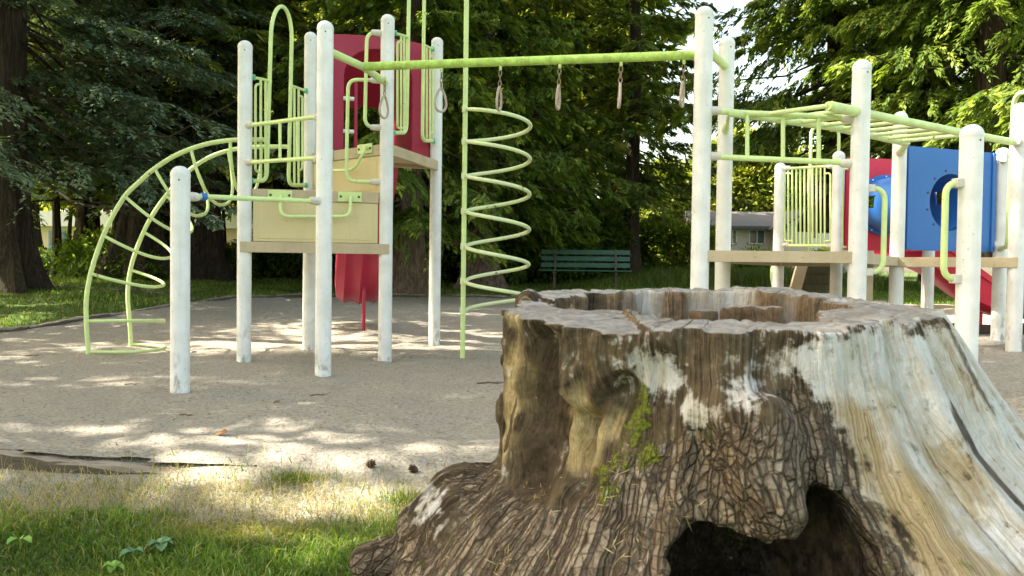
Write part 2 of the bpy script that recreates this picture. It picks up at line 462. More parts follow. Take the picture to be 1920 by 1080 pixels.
# crimson arch panel with hood between D and E
def arch_panel():
    c = (xy(D, 0) * .47 + xy(E_, 0) * .53); ux = (xy(E_, 0) - xy(D, 0)).normalized(); back = Vector((-ux.y, ux.x, 0))
    z0 = Z3 - .02; z1 = at(690, 68, 8.5).z; W = .56; w = .36; za = at(690, 92, 8.5).z; N_ = 14
    c = c + back * .02
    arcc = za - .30
    inner = [(-w, z0)] + [(-w * math.cos(t), arcc + .30 * math.sin(t)) for t in [k * math.pi / N_ for k in range(N_ + 1)]] + [(w, z0)]
    def outer(x, z):   # matching outer points
        pass
    outerp = [(-W, z0), (-W, arcc - .1)]
    k_ = len(inner)
    outl = []
    for i, (x, z) in enumerate(inner):
        if i == 0: outl.append((-W, z0))
        elif i == k_ - 1: outl.append((W, z0))
        else:
            t = (i - 1) / N_
            if t < .25: outl.append((-W, arcc + (z1 - .05 - arcc) * (t / .25)))
            elif t > .75: outl.append((W, arcc + (z1 - .05 - arcc) * ((1 - t) / .25)))
            else:
                q = (t - .25) / .5; outl.append((-W + 2 * W * q, z1 - .05 + .05 * math.sin(math.pi * min(1, max(0, q))) ** .5))
    T = .07
    vs = []; fs = []
    for off in (0, T):
        for x, z in inner: vs.append(c + ux * x + back * off + Vector((0, 0, z)))
        for x, z in outl: vs.append(c + ux * x + back * off + Vector((0, 0, z)))
    K = k_
    for i in range(K - 1):
        fs.append((i, i + 1, K + i + 1, K + i))
        fs.append((2 * K + i, 3 * K + i, 3 * K + i + 1, 2 * K + i + 1))
        fs.append((K + i, K + i + 1, 3 * K + i + 1, 3 * K + i))
        fs.append((i, 2 * K + i, 2 * K + i + 1, i + 1))
    m = MB(); m.add(vs, fs); o = m.build('arch_panel', 'red', TW, angle=40, bevel=.01)
    # hood: tapering tunnel behind the opening
    def ring(s, off, zb, sc):
        return [c + ux * x * sc + back * off + Vector((0, 0, zb + (z - zb) * s)) for x, z in inner]
    m = MB(); r0 = ring(1, T - .01, z0, 1); r1 = ring(.86, .35, z0, .94); r2 = ring(.60, .75, z0, .88)
    r3 = [p + Vector((0, 0, .02)) for p in ring(.62, .75, z0, .92)]; r4 = [p + Vector((0, 0, .02)) for p in ring(.88, .35, z0, .98)]; r5 = [p + Vector((0, 0, .02)) for p in ring(1.02, T, z0, 1.04)]
    R = [r0, r1, r2, r3, r4, r5]; vs = [p for r in R for p in r]; fs = []
    for j in range(5):
        for i in range(K - 1): fs.append((j * K + i, (j + 1) * K + i, (j + 1) * K + i + 1, j * K + i + 1))
    m.add(vs, fs); h = m.build('hood', 'red', o, angle=50)
    # white spacer studs on left inner edge
    m = MB()
    for z in (z0 + .28, z0 + .62):
        m.mark().tube([c + ux * (-w - .01) + Vector((0, 0, z)) - back * .015, c + ux * (-w + .10) + Vector((0, 0, z)) - back * .015], .022, 12)
    m.build_split('spacer', 'cap', o)
    MB().box(c + ux * (-w + .12) + Vector((0, 0, z0 + .40)), (.035, .05, .80), Matrix((ux, back, Vector((0, 0, 1)))).transposed()).build('side_strip', 'red', o, bevel=.01)
arch_panel()

# channel slide sweep
def sweep(path, prof, ups=None):
    """prof: list of (side, up) closed; path centre points"""
    m = MB(); P_ = [Vector(p) for p in path]; n = len(prof); vs = []; fs = []
    for i, p in enumerate(P_):
        t = (P_[min(i + 1, len(P_) - 1)] - P_[max(i - 1, 0)]).normalized(); s = t.cross(Vector((0, 0, 1))).normalized(); u = s.cross(t)
        for a, b in prof: vs.append(p + s * a + u * b)
    for i in range(len(P_) - 1):
        for k in range(n):
            l = (k + 1) % n; fs.append((i * n + k, i * n + l, (i + 1) * n + l, (i + 1) * n + k))
    fs.append(tuple(range(n - 1, -1, -1))); fs.append(tuple((len(P_) - 1) * n + k for k in range(n)))
    m.add(vs, fs); return m
bot = [(-.30 + .6 * k / 24, -.03 + .045 * abs(math.cos(math.pi * 3.0 * k / 24)) - .045 * math.sin(math.pi * k / 24)) for k in range(25)]
prof = [(-.31, .16), (-.285, .16), (-.27, .02)] + [(-.26 + .52 * k / 10, .0 - .01 * math.sin(math.pi * k / 10)) for k in range(1, 10)] + [(.27, .02), (.285, .16), (.31, .16)] + [(a, b) for a, b in reversed(bot)]
sp = smooth_path([(-1.56, 8.75, Z3 - .02), (-1.62, 9.1, Z3 - .18), (-1.76, 9.6, 1.45), (-1.88, 10.0, .95), (-1.96, 10.3, .62), (-2.03, 10.6, .46), (-2.12, 11.1, .40)], 6)
sl = sweep(sp, prof).build('wave_slide', 'red', TW, angle=60)
q = at(682, 570, 10.3)
MB().tube([(q.x, 10.3, -.05), (q.x, 10.3, .60)], .024, 12).build('slide_leg', 'red', sl)

# arched ladder
def arc_rail(pts, d): return smooth_path([at(x, y, d) for x, y in pts], 7)
r1 = arc_rail([(166, 666), (162, 602), (162, 560), (170, 513), (186, 462), (206, 415), (234, 368), (262, 340), (290, 316), (330, 291), (380, 272), (432, 263), (495, 262)], 7.45)
r2 = arc_rail([(246, 649), (243, 602), (240, 564), (241, 530), (247, 496), (260, 457), (277, 419), (298, 385), (324, 352), (365, 312), (412, 287), (470, 276), (545, 275)], 8.25)
r1[0].z = -.05; r2[0].z = -.05
lad = MB().tube(r1, .0215, 14).build('arch_ladder', 'green', TW)
MB().tube(r2, .0215, 14).build('side_rail', 'green', lad)
def near(path, px_y):
    return min(path, key=lambda p: (p - px_y).length)
def ulo(p1, p2, tip, mat='green', n=16):
    """U shaped rung from rail point p1 through tip to p2"""
    p1, p2, tip = Vector(p1), Vector(p2), Vector(tip)
    mid = (p1 + p2) / 2; pts = []
    h = (p2 - p1) / 2
    for k in range(n * 2 + 1):
        t = math.pi * k / (2 * n)
        sx = math.sin(t); cx = math.cos(t)
        pts.append(mid - h * (abs(cx) ** .8 * (1 if cx > 0 else -1)) + (tip - mid) * sx ** .95)
    return MB().tube(pts, .0155, 12).build('rung', mat, lad)
rungs = [((163, 602), (243, 602), (298, 601)), ((170, 514), (249, 508), (299, 537)), ((194, 439), (272, 434), (314, 484)),
         ((234, 369), (308, 366), (350, 437)), ((290, 317), (365, 312), (376, 404)), ((357, 281), (430, 283), (418, 384)), ((432, 263), (492, 275), (462, 368))]
for a_, b_, c_ in rungs:
    ulo(near(r1, at(*a_, 7.45)), near(r2, at(*b_, 8.25)), at(*c_, 7.85))
g0 = at(166, 662, 7.45); g2 = at(246, 650, 8.25); tip = at(300, 654, 7.8)
ulo((g0.x, g0.y, .035), (g2.x, g2.y, .03), (tip.x, tip.y, .03))

# coil climber
pp = at(871, 330, 7.75)
coil = MB().tube([(pp.x, 7.75, -.1), (pp.x, 7.75, 4.12)], .024, 16).build('coil_climber', 'green', TW)
MB().tube(rnd_path([(pp.x, 7.75, 4.1), (pp.x - .02, 7.77, 4.28), (E_.x - .15, 8.05, 4.12)], .15), .022, 12).build('pole_arm', 'green', coil)
pts = []; ys = [205, 265, 330, 396, 462, 527, 583]; Rr = .305; K = 28
for i in range(6):
    za = at(873, ys[i], 7.75).z; zb = at(873, ys[i + 1], 7.75).z
    for k in range(K):
        t = k / K; ang = math.pi + 2 * math.pi * t        # starts at the pole (left), comes towards the camera, round the right, back
        sq = 1.0
        pts.append(Vector((pp.x + .022 + Rr + Rr * math.cos(ang), 7.75 + Rr * .92 * math.sin(ang), za + (zb - za) * t)))
pts.append(Vector((pp.x + .02, 7.75, at(873, 583, 7.75).z)))
MB().tube(pts, .0185, 14).build('coil', 'worn', coil)
m = MB()
for y in ys: m.mark().tube([(pp.x - .004, 7.75, at(873, y, 7.75).z - .03), (pp.x - .004, 7.75, at(873, y, 7.75).z + .03)], .028, 12)
m.build_split('weld_sleeve', 'worn', coil)

# ---------------------------------------------------------------- right structure
right = thing('climbing_frame', (3.2, 7.0, .2), 'white posted climbing frame with blue crawl tube and lime overhead ladder behind the stump', 'climbing frame')
RT = right
R1 = post(RT, 1312, 505, 5.85, 12, r=.066); R1b = post(RT, 1355, 506, 6.55, 68, r=.062); R2 = post(RT, 1607, 510, 5.7, 112)
R3 = post(RT, 1815, 512, 4.7, 233); R4 = post(RT, 1904, 514, 6.95, 193); R5 = post(RT, 1874, 512, 8.0, 277)
R6 = post(RT, 1681, 510, 7.55, 209); R7 = post(RT, 1459, 508, 9.3, 305); R8 = post(RT, 1568, 508, 8.75, 283); R9 = post(RT, 1740, 511, 8.9, 300)
ZD = at(1460, 471, 5.8).z
edge(RT, R1, R2, ZD, h=.082, out=.02, ext=-.04)
edge(RT, R2, R6, ZD, h=.082, ext=-.05)
edge(RT, R6, R4, ZD - .0, h=.088, out=.05, ext=.02)
edge(RT, R1b, R7, ZD, ext=-.06); edge(RT, R7, R8, ZD, ext=-.06); edge(RT, R8, R9, ZD, ext=-.06); edge(RT, R4, R5, ZD, ext=-.06)
deck(RT, [R1, R2, R6, R8, R7, R1b], ZD); deck(RT, [R6, R4, R5], ZD)
for ya, yb in ((208, 222), (293, 306)):
    a = at(1318, ya, 5.85); b = at(1607, yb, 5.7)
    rail(RT, (R1.x, R1.y, a.z), (R2.x, R2.y, b.z), .021)
for px, y0, y1 in ((1401, 212, 296), (1468, 215, 299), (1535, 218, 302)): between(px, y0, y1, R1, R2, .015, parent=RT)
# loops on R2, R3
def sideloop(p, z1, z2, dx, dy, parent, cm='clamp'):
    s = xy(p, z1); e = xy(p, z2); v = Vector((dx, dy, 0))
    o = MB().tube(rnd_path([s, s + v, e + v, e], .10), .019, 14).build('hand_loop', 'green', parent)
    c = MB(); t = v.normalized()
    for q in (s, e): c.mark().box(q + t * .075, (.06, .055, .055), Matrix((t, Vector((-t.y, t.x, 0)), Vector((0, 0, 1)))).transposed())
    c.build_split('clamp', 'clamp', o, bevel=.006)
sideloop(R2, at(1607, 353, 5.7).z, at(1607, 510, 5.7).z, .175, -.02, RT)
sideloop(R3, at(1815, 344, 4.7).z, at(1815, 523, 4.7).z, -.155, -.02, RT)
# overhead ladder
HL = EYE + 1.13
def lvl(px, py, z):   # point seen at px,py at height z
    v = RM @ Vector(((px - 960) / F, (540 - py) / F, -1)); k = (z - EYE) / v.z; return Vector((v.x * k, v.y * k, z))
n0 = lvl(1562, 200, HL); n1 = lvl(1625, 213, HL); n2 = lvl(1800, 248, HL); n3 = lvl(1895, 259, HL)
f0 = lvl(1368, 211, HL); f1 = lvl(1560, 238, HL); f2 = lvl(1700, 268, HL)
dirn = (n2 - n1).normalized()
L_ = (f2 - f0).length
sideN = [n2 - dirn * (L_ - .15), n2]
ov = MB().tube([n1 - dirn * .45, n2, n2 + dirn * .1, Vector((R4.x, R4.y, HL))], .030, 16).build('overhead_ladder', 'green', RT)
MB().tube([xy(R1b, HL), f0, f1, f2, xy(R6, HL - .01)], .030, 16).build('side_rail', 'green', ov)
for k in range(9):
    t = .10 + .105 * k; fa = f0 + (f2 - f0) * t
    # rung square to the rails: nearest point on near rail line
    nb = n2 + dirn * ((fa - n2).dot(dirn)) + dirn * .12
    MB().tube([fa, nb], .0165, 12).build('rung', 'worn' if k in (5, 6, 8) else 'green', ov)
MB().tube([n1 - dirn * .42, xy(R2, HL)], .036, 14).build('rail_end', 'green', ov)
clm = MB(); clampb(clm, xy(R6, HL - .01), f2, .1, .035); clampb(clm, xy(R4, HL), n3, .08, .035); clm.build_split('clamp', 'clamp', ov)

# spindle gate R7-R8
Q = lambda x, y: onplane(x, y, R7, R8)
gt = MB().tube([Q(1459, 317), Q(1567, 311)], .016, 12).build('spindle_panel', 'green', RT)
MB().tube([Q(1459, 460), Q(1567, 461)], .016, 12).build('bottom_bar', 'green', gt)
c = MB()
for y in (317, 460): clampb(c, xy(R7, Q(1459, y).z), R8, .085, .027)
for y in (311, 461): clampb(c, xy(R8, Q(1567, y).z), R7, .085, .027)
c.build_split('clamp', 'clamp', gt)
for i in range(10):
    px = 1478 + i * 7.6; MB().tube([Q(px, 314), Q(px, 460)], .0105, 10).build('spindle', 'green', gt)
for h0, h1 in ((1485, 1471), (1545, 1557)):
    MB().tube(rnd_path([Q(h0, 326), Q(h1, 324), Q(h1, 453), Q(h0, 451)], .05), .0105, 10).build('spindle', 'green', gt)
# tall hooped handrail behind the gate
MB().tube(rnd_path([at(1517, 470, 9.6), at(1521, 236, 9.6), at(1573, 238, 9.6), at(1570, 470, 9.6)], .12), .019, 12).build('hoop_rail', 'green', RT)
MB().tube(rnd_path([at(1590, 316, 8.7), at(1580, 318, 8.7), at(1579, 462, 8.7), at(1586, 464, 8.7)], .05), .014, 10).build('hand_loop', 'green', RT)
# steering wheel
w = at(1531, 352, 9.9); ringp = [w + Vector((.115 * math.cos(a), 0, .15 * math.sin(a))) for a in [k * math.pi / 12 for k in range(24)]]
wh = MB().tube(ringp, .014, 8, closed=True).build('steering_wheel', 'darkmetal', RT)
m = MB()
for a in (.4, 2.5, 4.7): m.tube([w, w + Vector((.115 * math.cos(a), 0, .15 * math.sin(a)))], .011, 8)
m.lathe(w, [(.03, -.01), (.03, .01)], 12, (0, 1, 0)); m.build('wheel_spoke', 'darkmetal', wh)
MB().tube([w, w + Vector((0, 0, -.62))], .02, 8).build('wheel_stem', 'darkmetal', wh)
# stairs with pierced treads
tp = at(1520, 497, 9.35); zb = g1(tp.x, 9.6)
st = MB(); x0, x1 = at(1468, 500, 9.6).x, at(1556, 500, 9.6).x
m = MB().beam(at(1494, 492, 9.5), Vector((at(1462, 560, 9.5).x, 9.5, zb - .02)), .05, .13); stp = m.build('stair', 'tan', RT, bevel=.004)
MB().beam(at(1560, 492, 9.7), Vector((at(1548, 560, 9.7).x, 9.7, zb - .02)), .05, .13).build('stringer', 'darkmetal', stp)
for j, (ya, yb) in enumerate(((497, 512), (514, 531), (533, 552))):
    m = MB(); dd = 9.62 + .02 * j; xa = at(1493 - j * 10, ya, dd).x; xb = at(1555, ya, dd).x; za = at(1520, ya, dd).z; zc = at(1520, yb, dd).z
    nx = 26
    for k in range(nx + 1):
        x = xa + (xb - xa) * k / nx
        m.box((x, dd, (za + zc) / 2), (.007, .006, za - zc))
    for k in range(5):
        z = zc + (za - zc) * k / 4; m.box(((xa + xb) / 2, dd + .008, z), (xb - xa, .006, .008 if k % 4 else .02))
    m.build('pierced_tread', 'darkmetal', stp, smooth=False)
MB().tube(smooth_path([at(1452, 490, 9.4), at(1447, 505, 9.35), at(1447, 525, 9.35), at(1453, 556, 9.4)], 5), .014, 10).build('stair_rail', 'green', stp)
# tan support leg under the deck
p = at(1626, 520, 7.0); MB().box((p.x, 7.0, (ZD - .09 + g1(p.x, 7)) / 2), (.075, .075, ZD - .09 - g1(p.x, 7) + .1)).build('support_leg', 'tan', RT, bevel=.004)

def holed_panel(name, mat, a, b, z0, z1, hc, hr, ext, parent, t=.05):
    """rectangular panel on plane a-b with a round hole; hc = (offset along, z)"""
    a = xy(a, 0); b = xy(b, 0); ux = (b - a).normalized(); bk = Vector((-ux.y, ux.x, 0)); c = (a + b) / 2
    W = (b - a).length / 2 - ext; n = 48; vs = []; fs = []
    for off in (0, t):
        for k in range(n):
            an = 2 * math.pi * k / n; vs.append(c + ux * (hc[0] + hr * math.cos(an)) + bk * off + Vector((0, 0, hc[1] + hr * math.sin(an))))
        for k in range(n):
            an = 2 * math.pi * (k) / n; ca, sa = math.cos(an), math.sin(an)
            tx = ((W - hc[0]) if ca > 0 else (-W - hc[0])) / ca if abs(ca) > 1e-6 else 1e9
            tz = ((z1 - hc[1]) if sa > 0 else (z0 - hc[1])) / sa if abs(sa) > 1e-6 else 1e9
            tt = min(tx, tz)
            vs.append(c + ux * (hc[0] + ca * tt) + bk * off + Vector((0, 0, hc[1] + sa * tt)))
    for k in range(n):
        l = (k + 1) % n
        fs += [(k, l, n + l, n + k), (2 * n + k, 3 * n + k, 3 * n + l, 2 * n + l), (n + k, n + l, 3 * n + l, 3 * n + k), (k, 2 * n + k, 2 * n + l, l)]
    m = MB(); m.add(vs, fs)
    # corners
    o = m.build(name, mat, parent, angle=40)
    R = Matrix((ux, bk, Vector((0, 0, 1)))).transposed()
    e = MB()
    for sx in (-1, 1):
        e.mark().box(c + ux * sx * (W - .035) - bk * .009 + Vector((0, 0, (z0 + z1) / 2)), (.045, .018, z1 - z0 - .004), R)
    e.build_split('edge_rib', mat, o, bevel=.006)
    q = MB()
    for k in range(12):
        an = 2 * math.pi * (k + .5) / 12; q.mark().lathe(c + ux * (hc[0] + (hr + .035) * math.cos(an)) + Vector((0, 0, hc[1] + (hr + .035) * math.sin(an))), [(.011, 0), (.011, .005), (.005, .008)], 8, -bk)
    q.build_split('bolt', 'darkmetal', o)
    q = MB()
    for sx in (-1, 1):
        for z in (z0 + .08, z1 - .08): q.mark().box(c + ux * sx * (W + .028) + bk * .01 + Vector((0, 0, z)), (.05, .04, .05), R)
    q.build_split('clamp', 'cap', o, bevel=.006)
    return o, c, ux, bk
zt, zb_ = at(1790, 281, 7.8).z, at(1790, 471, 7.8).z; zc = at(1795, 380, 7.8).z
bp, cb, ub, kb = holed_panel('tube_panel', 'blue', R6, R5, zb_, zt, (.0, zc), .275, .085, RT)
zt2, zb2 = at(1650, 297, 8.8).z, at(1650, 470, 8.8).z; zc2 = at(1665, 385, 8.8).z
rp, cr, ur, kr = holed_panel('red_panel', 'brightred', R8, R9, zb2, zt2, (.0, zc2), .275, .07, RT)
def crawl():
    a = cb + Vector((0, 0, zc)) + kb * .045; b = cr + Vector((0, 0, zc2)) - kr * .004
    n = 40; K = 30; vs = []; fs = []
    p = [a + (b - a) * t for t in [k / K for k in range(K + 1)]]
    # gentle bow to the left
    for i in range(K + 1): p[i] = p[i] - ub * .10 * math.sin(math.pi * i / K)
    for R_ in (.272, .290):
        for i in range(K + 1):
            t = (p[min(i + 1, K)] - p[max(0, i - 1)]).normalized(); s = t.cross(Vector((0, 0, 1))).normalized(); u = s.cross(t)
            for k in range(n):
                an = 2 * math.pi * k / n; vs.append(p[i] + (s * math.cos(an) + u * math.sin(an)) * R_)
    def hole(i, k):
        for ic, kc in ((8, 19), (20, 19), (20, 7), (9, 1), (20, 1), (14, 33)):
            if abs(i - ic) <= 2 and (abs((k - kc + n // 2) % n - n // 2) <= 1): return True
        return False
    B0 = (K + 1) * n
    for i in range(K):
        for k in range(n):
            l = (k + 1) % n
            if hole(i, k): continue
            fs.append((i * n + k, (i + 1) * n + k, (i + 1) * n + l, i * n + l))
            fs.append((B0 + i * n + k, B0 + i * n + l, B0 + (i + 1) * n + l, B0 + (i + 1) * n + k))
            for (di, dk, e) in ((-1, 0, (k, l, 0)), (1, 0, (k, l, 1))):
                if 0 <= i + di < K and hole(i + di, k):
                    ii = i + e[2]; fs.append((ii * n + k, ii * n + l, B0 + ii * n + l, B0 + ii * n + k))
            for dk, kk in ((-1, k), (1, l)):
                if hole(i, (k + dk) % n): fs.append((i * n + kk, (i + 1) * n + kk, B0 + (i + 1) * n + kk, B0 + i * n + kk))
    m = MB(); m.add(vs, fs); o = m.build('crawl_tube', 'blue', RT, angle=50)
    f = MB()
    for (c0, ax, off) in ((b, -kr, .0), (a, kb, .0)):
        f.mark().lathe(c0, [(.29, off), (.335, off), (.335, off + .02), (.29, off + .025)], 40, ax)
    # make flanges ring shaped: remove end discs
    f.marks = [(a_, sum(1 for x in f.F[:b_] if len(x) == 4)) for a_, b_ in f.marks]; f.F = [x for x in f.F if len(x) == 4]
    f.build_split('flange', 'blue', o)
    q = MB()
    for k in range(12):
        an = 2 * math.pi * k / 12; q.mark().lathe(b - kr * .022 + ur * .315 * math.cos(an) + Vector((0, 0, .315 * math.sin(an))), [(.009, 0), (.009, .005)], 8, -kr)
    q.build_split('bolt', 'cap', o)
crawl()
# rail from R4 to R5, tall hoop on the right
o = MB().tube(rnd_path([xy(R5, at(1878, 466, 8).z), at(1889, 462, 7.5), at(1901, 190, 7.3), at(1912, 172, 7.2), at(1960, 178, 7.0), at(1975, 300, 7.0), xy(R4, at(1904, 420, 6.95).z) + Vector((.3, 0, 0))], .12), .021, 12).build('hoop_rail', 'green', RT)
m = MB(); clampb(m, xy(R5, at(1878, 466, 8).z), R4, .08, .03); clampb(m, xy(R5, at(1878, 302, 8).z), R4, .08, .03); m.build_split('clamp', 'clamp', o)
# red slide
prof2 = [(-.34, .26), (-.30, .26), (-.27, .03), (-.2, 0), (.2, 0), (.27, .03), (.30, .26), (.34, .26), (.34, .20), (.315, .20), (.29, -.03), (.2, -.08), (-.2, -.08), (-.29, -.03), (-.315, .20), (-.34, .20)]
s0 = at(1685, 478, 9.3); s1 = at(1740, 500, 9.3); s2 = at(1800, 545, 9.25); s3 = at(1850, 573, 9.2); s4 = at(1900, 583, 9.2); s5 = at(1990, 588, 9.2)
sl2 = sweep(smooth_path([s0 + Vector((-.15, 0, 0)), s0, s1, s2, s3, s4, s5], 6), prof2).build('slide', 'brightred', RT, angle=40)
q = at(1838, 588, 9.2); MB().tube([(q.x, 9.2, g1(q.x, 9.2) - .1), (q.x, 9.2, q.z + .02)], .025, 10).build('slide_leg', 'brightred', sl2)

# ---------------------------------------------------------------- ring beam
ZB = EYE + 1.70
bl = lvl(680, 125, ZB); br = at(1335, 101, 6.2); br = Vector((br.x, 6.2, ZB - .04))
beam = thing('overhead_beam', (bl.x, bl.y, ZB), 'long lime green overhead bar carrying the row of hanging rings across the photo', 'overhead bar')
MB().tube([bl, br], .036, 18).build('main_bar', 'mossy', beam)
MB().tube([xy(B, ZB), bl, xy(Cc, ZB)], .032, 16).build('cross_bar', 'green', beam)
MB().tube([xy(R1, ZB - .03), br, xy(R1b, ZB - .05)], .032, 16).build('cross_bar', 'green', beam)
ringx = [(722, 0), (826, .85), (936, .35), (1047, .35), (1162, .12), (1279, .25)]
names = ['leftmost hanging ring, turned half open in front of the white post', 'hanging ring turned wide open to the viewer, beside the thin post, second from left',
         'hanging ring just right of the coil climber pole, third from left', 'hanging ring above the green bench, its chain in front of dark cedar',
         'hanging ring seen edge on, second nearest the tall right post', 'hanging ring nearest the tall right white post']
def ring_thing():
    t = thing('hanging_ring', (0, 0, 0), '', 'trapeze ring', 'rings hanging from the overhead bar')
    lg = MB().tube([(0, 0, .0), (0, 0, -.035)], .012, 8)
    lg.lathe((0, 0, -.02), [(.016, 0), (.008, .02)], 10); lg.build('lug', 'green', t)
    m = MB()
    for k in range(3):
        z = -.06 - .042 * k; pts = []
        for j in range(14):
            a = 2 * math.pi * j / 14; x = .0135 * math.cos(a); zz = .027 * math.sin(a)
            pts.append((x if k % 2 else x * .3, x if not k % 2 else x * .3, z + zz))
        m.tube(pts, .0045, 6, closed=True)
    m.build('chain', 'chain', t)
    pts = []
    for j in range(32):
        a = 2 * math.pi * j / 32; s = math.sin(a)
        wx = .052 * math.cos(a) * (1 - .38 * (s + 0)) ; pts.append((wx, 0, -.265 + .095 * s))
    MB().tube(pts, .0105, 10, closed=True).build('grip_ring', 'ring', t)
    return t
proto = ring_thing()
for i, (px, turn) in enumerate(ringx):
    o = proto if i == 0 else copy_tree(proto)
    o['label'] = names[i]
    # find point on the bar
    if i == 0: base = (bl + xy(Cc, ZB)) / 2; base.x = at(722, 140, base.y - .1).x; base.y -= .1
    else:
        best = min((bl + (br - bl) * (k / 400) for k in range(401)), key=lambda p: abs(at(px, 300, p.y).x - p.x)); base = best
    o.location = base - Vector((0, 0, .034)); 
    o.rotation_euler = (rad(2), 0, {0: rad(58), 1: rad(38), 2: rad(72), 3: rad(74), 4: rad(88), 5: rad(66)}[i])
# ================================================================== GROUND
rng = np.random.default_rng(7)
def grid_mesh(x0, x1, y0, y1, st, zf, cull=None):
    xs = np.arange(x0, x1 + st / 2, st); ys = np.arange(y0, y1 + st / 2, st)
    X, Y = np.meshgrid(xs, ys); Z = zf(X, Y); nx = len(xs)
    V = np.stack([X.ravel(), Y.ravel(), Z.ravel()], 1)
    i, j = np.meshgrid(np.arange(nx - 1), np.arange(len(ys) - 1)); a = (j * nx + i).ravel()
    Fa = np.stack([a, a + 1, a + nx + 1, a + nx], 1)
    if cull is not None:
        keep = cull(X.ravel(), Y.ravel()); Fa = Fa[keep[Fa].all(1)]
        used = np.unique(Fa); mp = np.full(len(V), -1); mp[used] = np.arange(len(used)); V = V[used]; Fa = mp[Fa]
    return V, Fa
# sand pit outline (world x,y)
poly = [(-2.30, 3.62), (-1.20, 3.52), (-.2, 3.1), (1.2, 3.0), (3.5, 3.4), (7, 3.6), (12.5, 5), (12.5, 12.0), (8.3, 12.9), (6.9, 13.2), (2.5, 15.2), (0, 15.8), (-2.2, 15.9), (-4.0, 15.4), (-4.85, 13.9), (-5.9, 9.7), (-7.6, 7.8), (-9.5, 6.2), (-9.0, 4.4)]
PX = np.array([p[0] for p in poly]); PY = np.array([p[1] for p in poly])
def inside(x, y):
    r = np.zeros(x.shape, bool); n = len(poly)
    for i in range(n):
        j = (i - 1) % n
        c = ((PY[i] > y) != (PY[j] > y)) & (x < (PX[j] - PX[i]) * (y - PY[i]) / (PY[j] - PY[i] + 1e-12) + PX[i])
        r ^= c
    return r
def edist(x, y):
    d = np.full(x.shape, 1e9); n = len(poly)
    for i in range(n):
        ax, ay, bx, by = PX[i], PY[i], PX[(i + 1) % n], PY[(i + 1) % n]
        t = np.clip(((x - ax) * (bx - ax) + (y - ay) * (by - ay)) / ((bx - ax) ** 2 + (by - ay) ** 2), 0, 1)
        d = np.minimum(d, np.hypot(x - ax - t * (bx - ax), y - ay - t * (by - ay)))
    return d
def lawn_z(x, y):
    yt = 3.52 - .089 * (x + 1.2); sh = ss(-1.12, -1.8, x)
    z = gz(x, y) - (.068 * sh * (1 - ss(yt - .02, yt + .10, y)) + .10 * (1 - sh) * (1 - ss(2.9, 3.9, y)) * ss(1.6, -.6, x)) - .02 * (1 - ss(2.6, 3.9, y))
    d = edist(x, y); ins = inside(x, y)
    z = z - np.where(ins, .06 * ss(0.0, .35, d), 0)
    return z + .012 * fbm(x * 1.3, y * 1.3, s=3, o=3) * np.where(ins, 0, 1)
V, Fa = grid_mesh(-14, 16, .2, 30, .12, lawn_z)
# outer apron to the horizon as a coarse ring
def mat_ground():
    m, nt, out = newmat('lawn_soil'); k = N(nt); v = k.coord()
    n1 = k.noise(v, 1.1, 5, .6); n2 = k.noise(v, 14, 5, .7); n3 = k.noise(v, 90, 3, .6)
    g = k.ramp(n2, [(.3, (.035, .06, .012)), (.6, (.075, .12, .022)), (.8, (.12, .15, .04))])
    straw = k.ramp(n3, [(.3, (.15, .135, .11)), (.5, (.28, .26, .215)), (.7, (.42, .39, .33))])
    soil = k.ramp(n3, [(.3, (.09, .07, .045)), (.7, (.2, .17, .12))])
    dry = k.attr('dry').outputs['Fac']; bare = k.attr('bare').outputs['Fac']
    c = k.mix(k.math('ADD', dry, k.math('MULTIPLY', k.math('SUBTRACT', n1, .5), .5), clamp=True), g, straw)
    c = k.mix(k.math('MULTIPLY', bare, k.ramp(n2, [(.35, 0), (.6, 1)])), c, soil)
    k.bsdf(out, c, .95, k.bump(k.math('ADD', n2, n3), .6, .02), spec=.2); return m
def dryness(x, y):
    a = ss(2.75, 3.05, y + .16 * fbm(x * 2, y * 2, s=11, o=3)) * (1 - ss(4.2, 5, y))
    return a
def bareness(x, y):
    return np.clip(ss(1.2, .2, np.hypot((x - 1.2) / 2.2, (y - 17.6) / 1.2)) + ss(.9, .2, np.hypot((x + 7) / 3, (y - 13.6) / 1.2)) + .8 * ss(20, 24, y) * ss(4.5, -2, x), 0, 1)
me = mesh_np('ground', V, Fa, mat_ground(), True, {'dry': ('FLOAT', dryness(V[:, 0], V[:, 1])), 'bare': ('FLOAT', bareness(V[:, 0], V[:, 1]))})
g = link('ground', me); g['kind'] = 'structure'
# rest of the terrain out to the horizon
def far_z(x, y): return np.maximum(lawn_z(np.clip(x, -14, 16), np.clip(y, .2, 30)), 0) * 1.0
xs = np.array([-900, -300, -120, -60, -30, -14, -8, -2, 4, 10, 16, 30, 60, 120, 300, 900.]); ys = np.array([-200, -40, -5, .2, 10, 20, 30, 45, 70, 120, 300, 1200.])
X, Y = np.meshgrid(xs, ys); Z = np.where((X >= -14) & (X <= 16) & (Y >= .2) & (Y <= 30), -.5, lawn_z(np.clip(X, -14, 16), np.clip(Y, .2, 30)))
V2 = []; F2 = []
Zf = lawn_z(np.clip(X, -14, 16), np.clip(Y, .2, 30)) - .02
nx = len(xs)
for j in range(len(ys) - 1):
    for i in range(nx - 1):
        if xs[i] >= -14 and xs[i + 1] <= 16 and ys[j] >= .2 and ys[j + 1] <= 30: continue
        F2.append((j * nx + i, j * nx + i + 1, (j + 1) * nx + i + 1, (j + 1) * nx + i))
V2 = np.stack([X.ravel(), Y.ravel(), Zf.ravel()], 1)
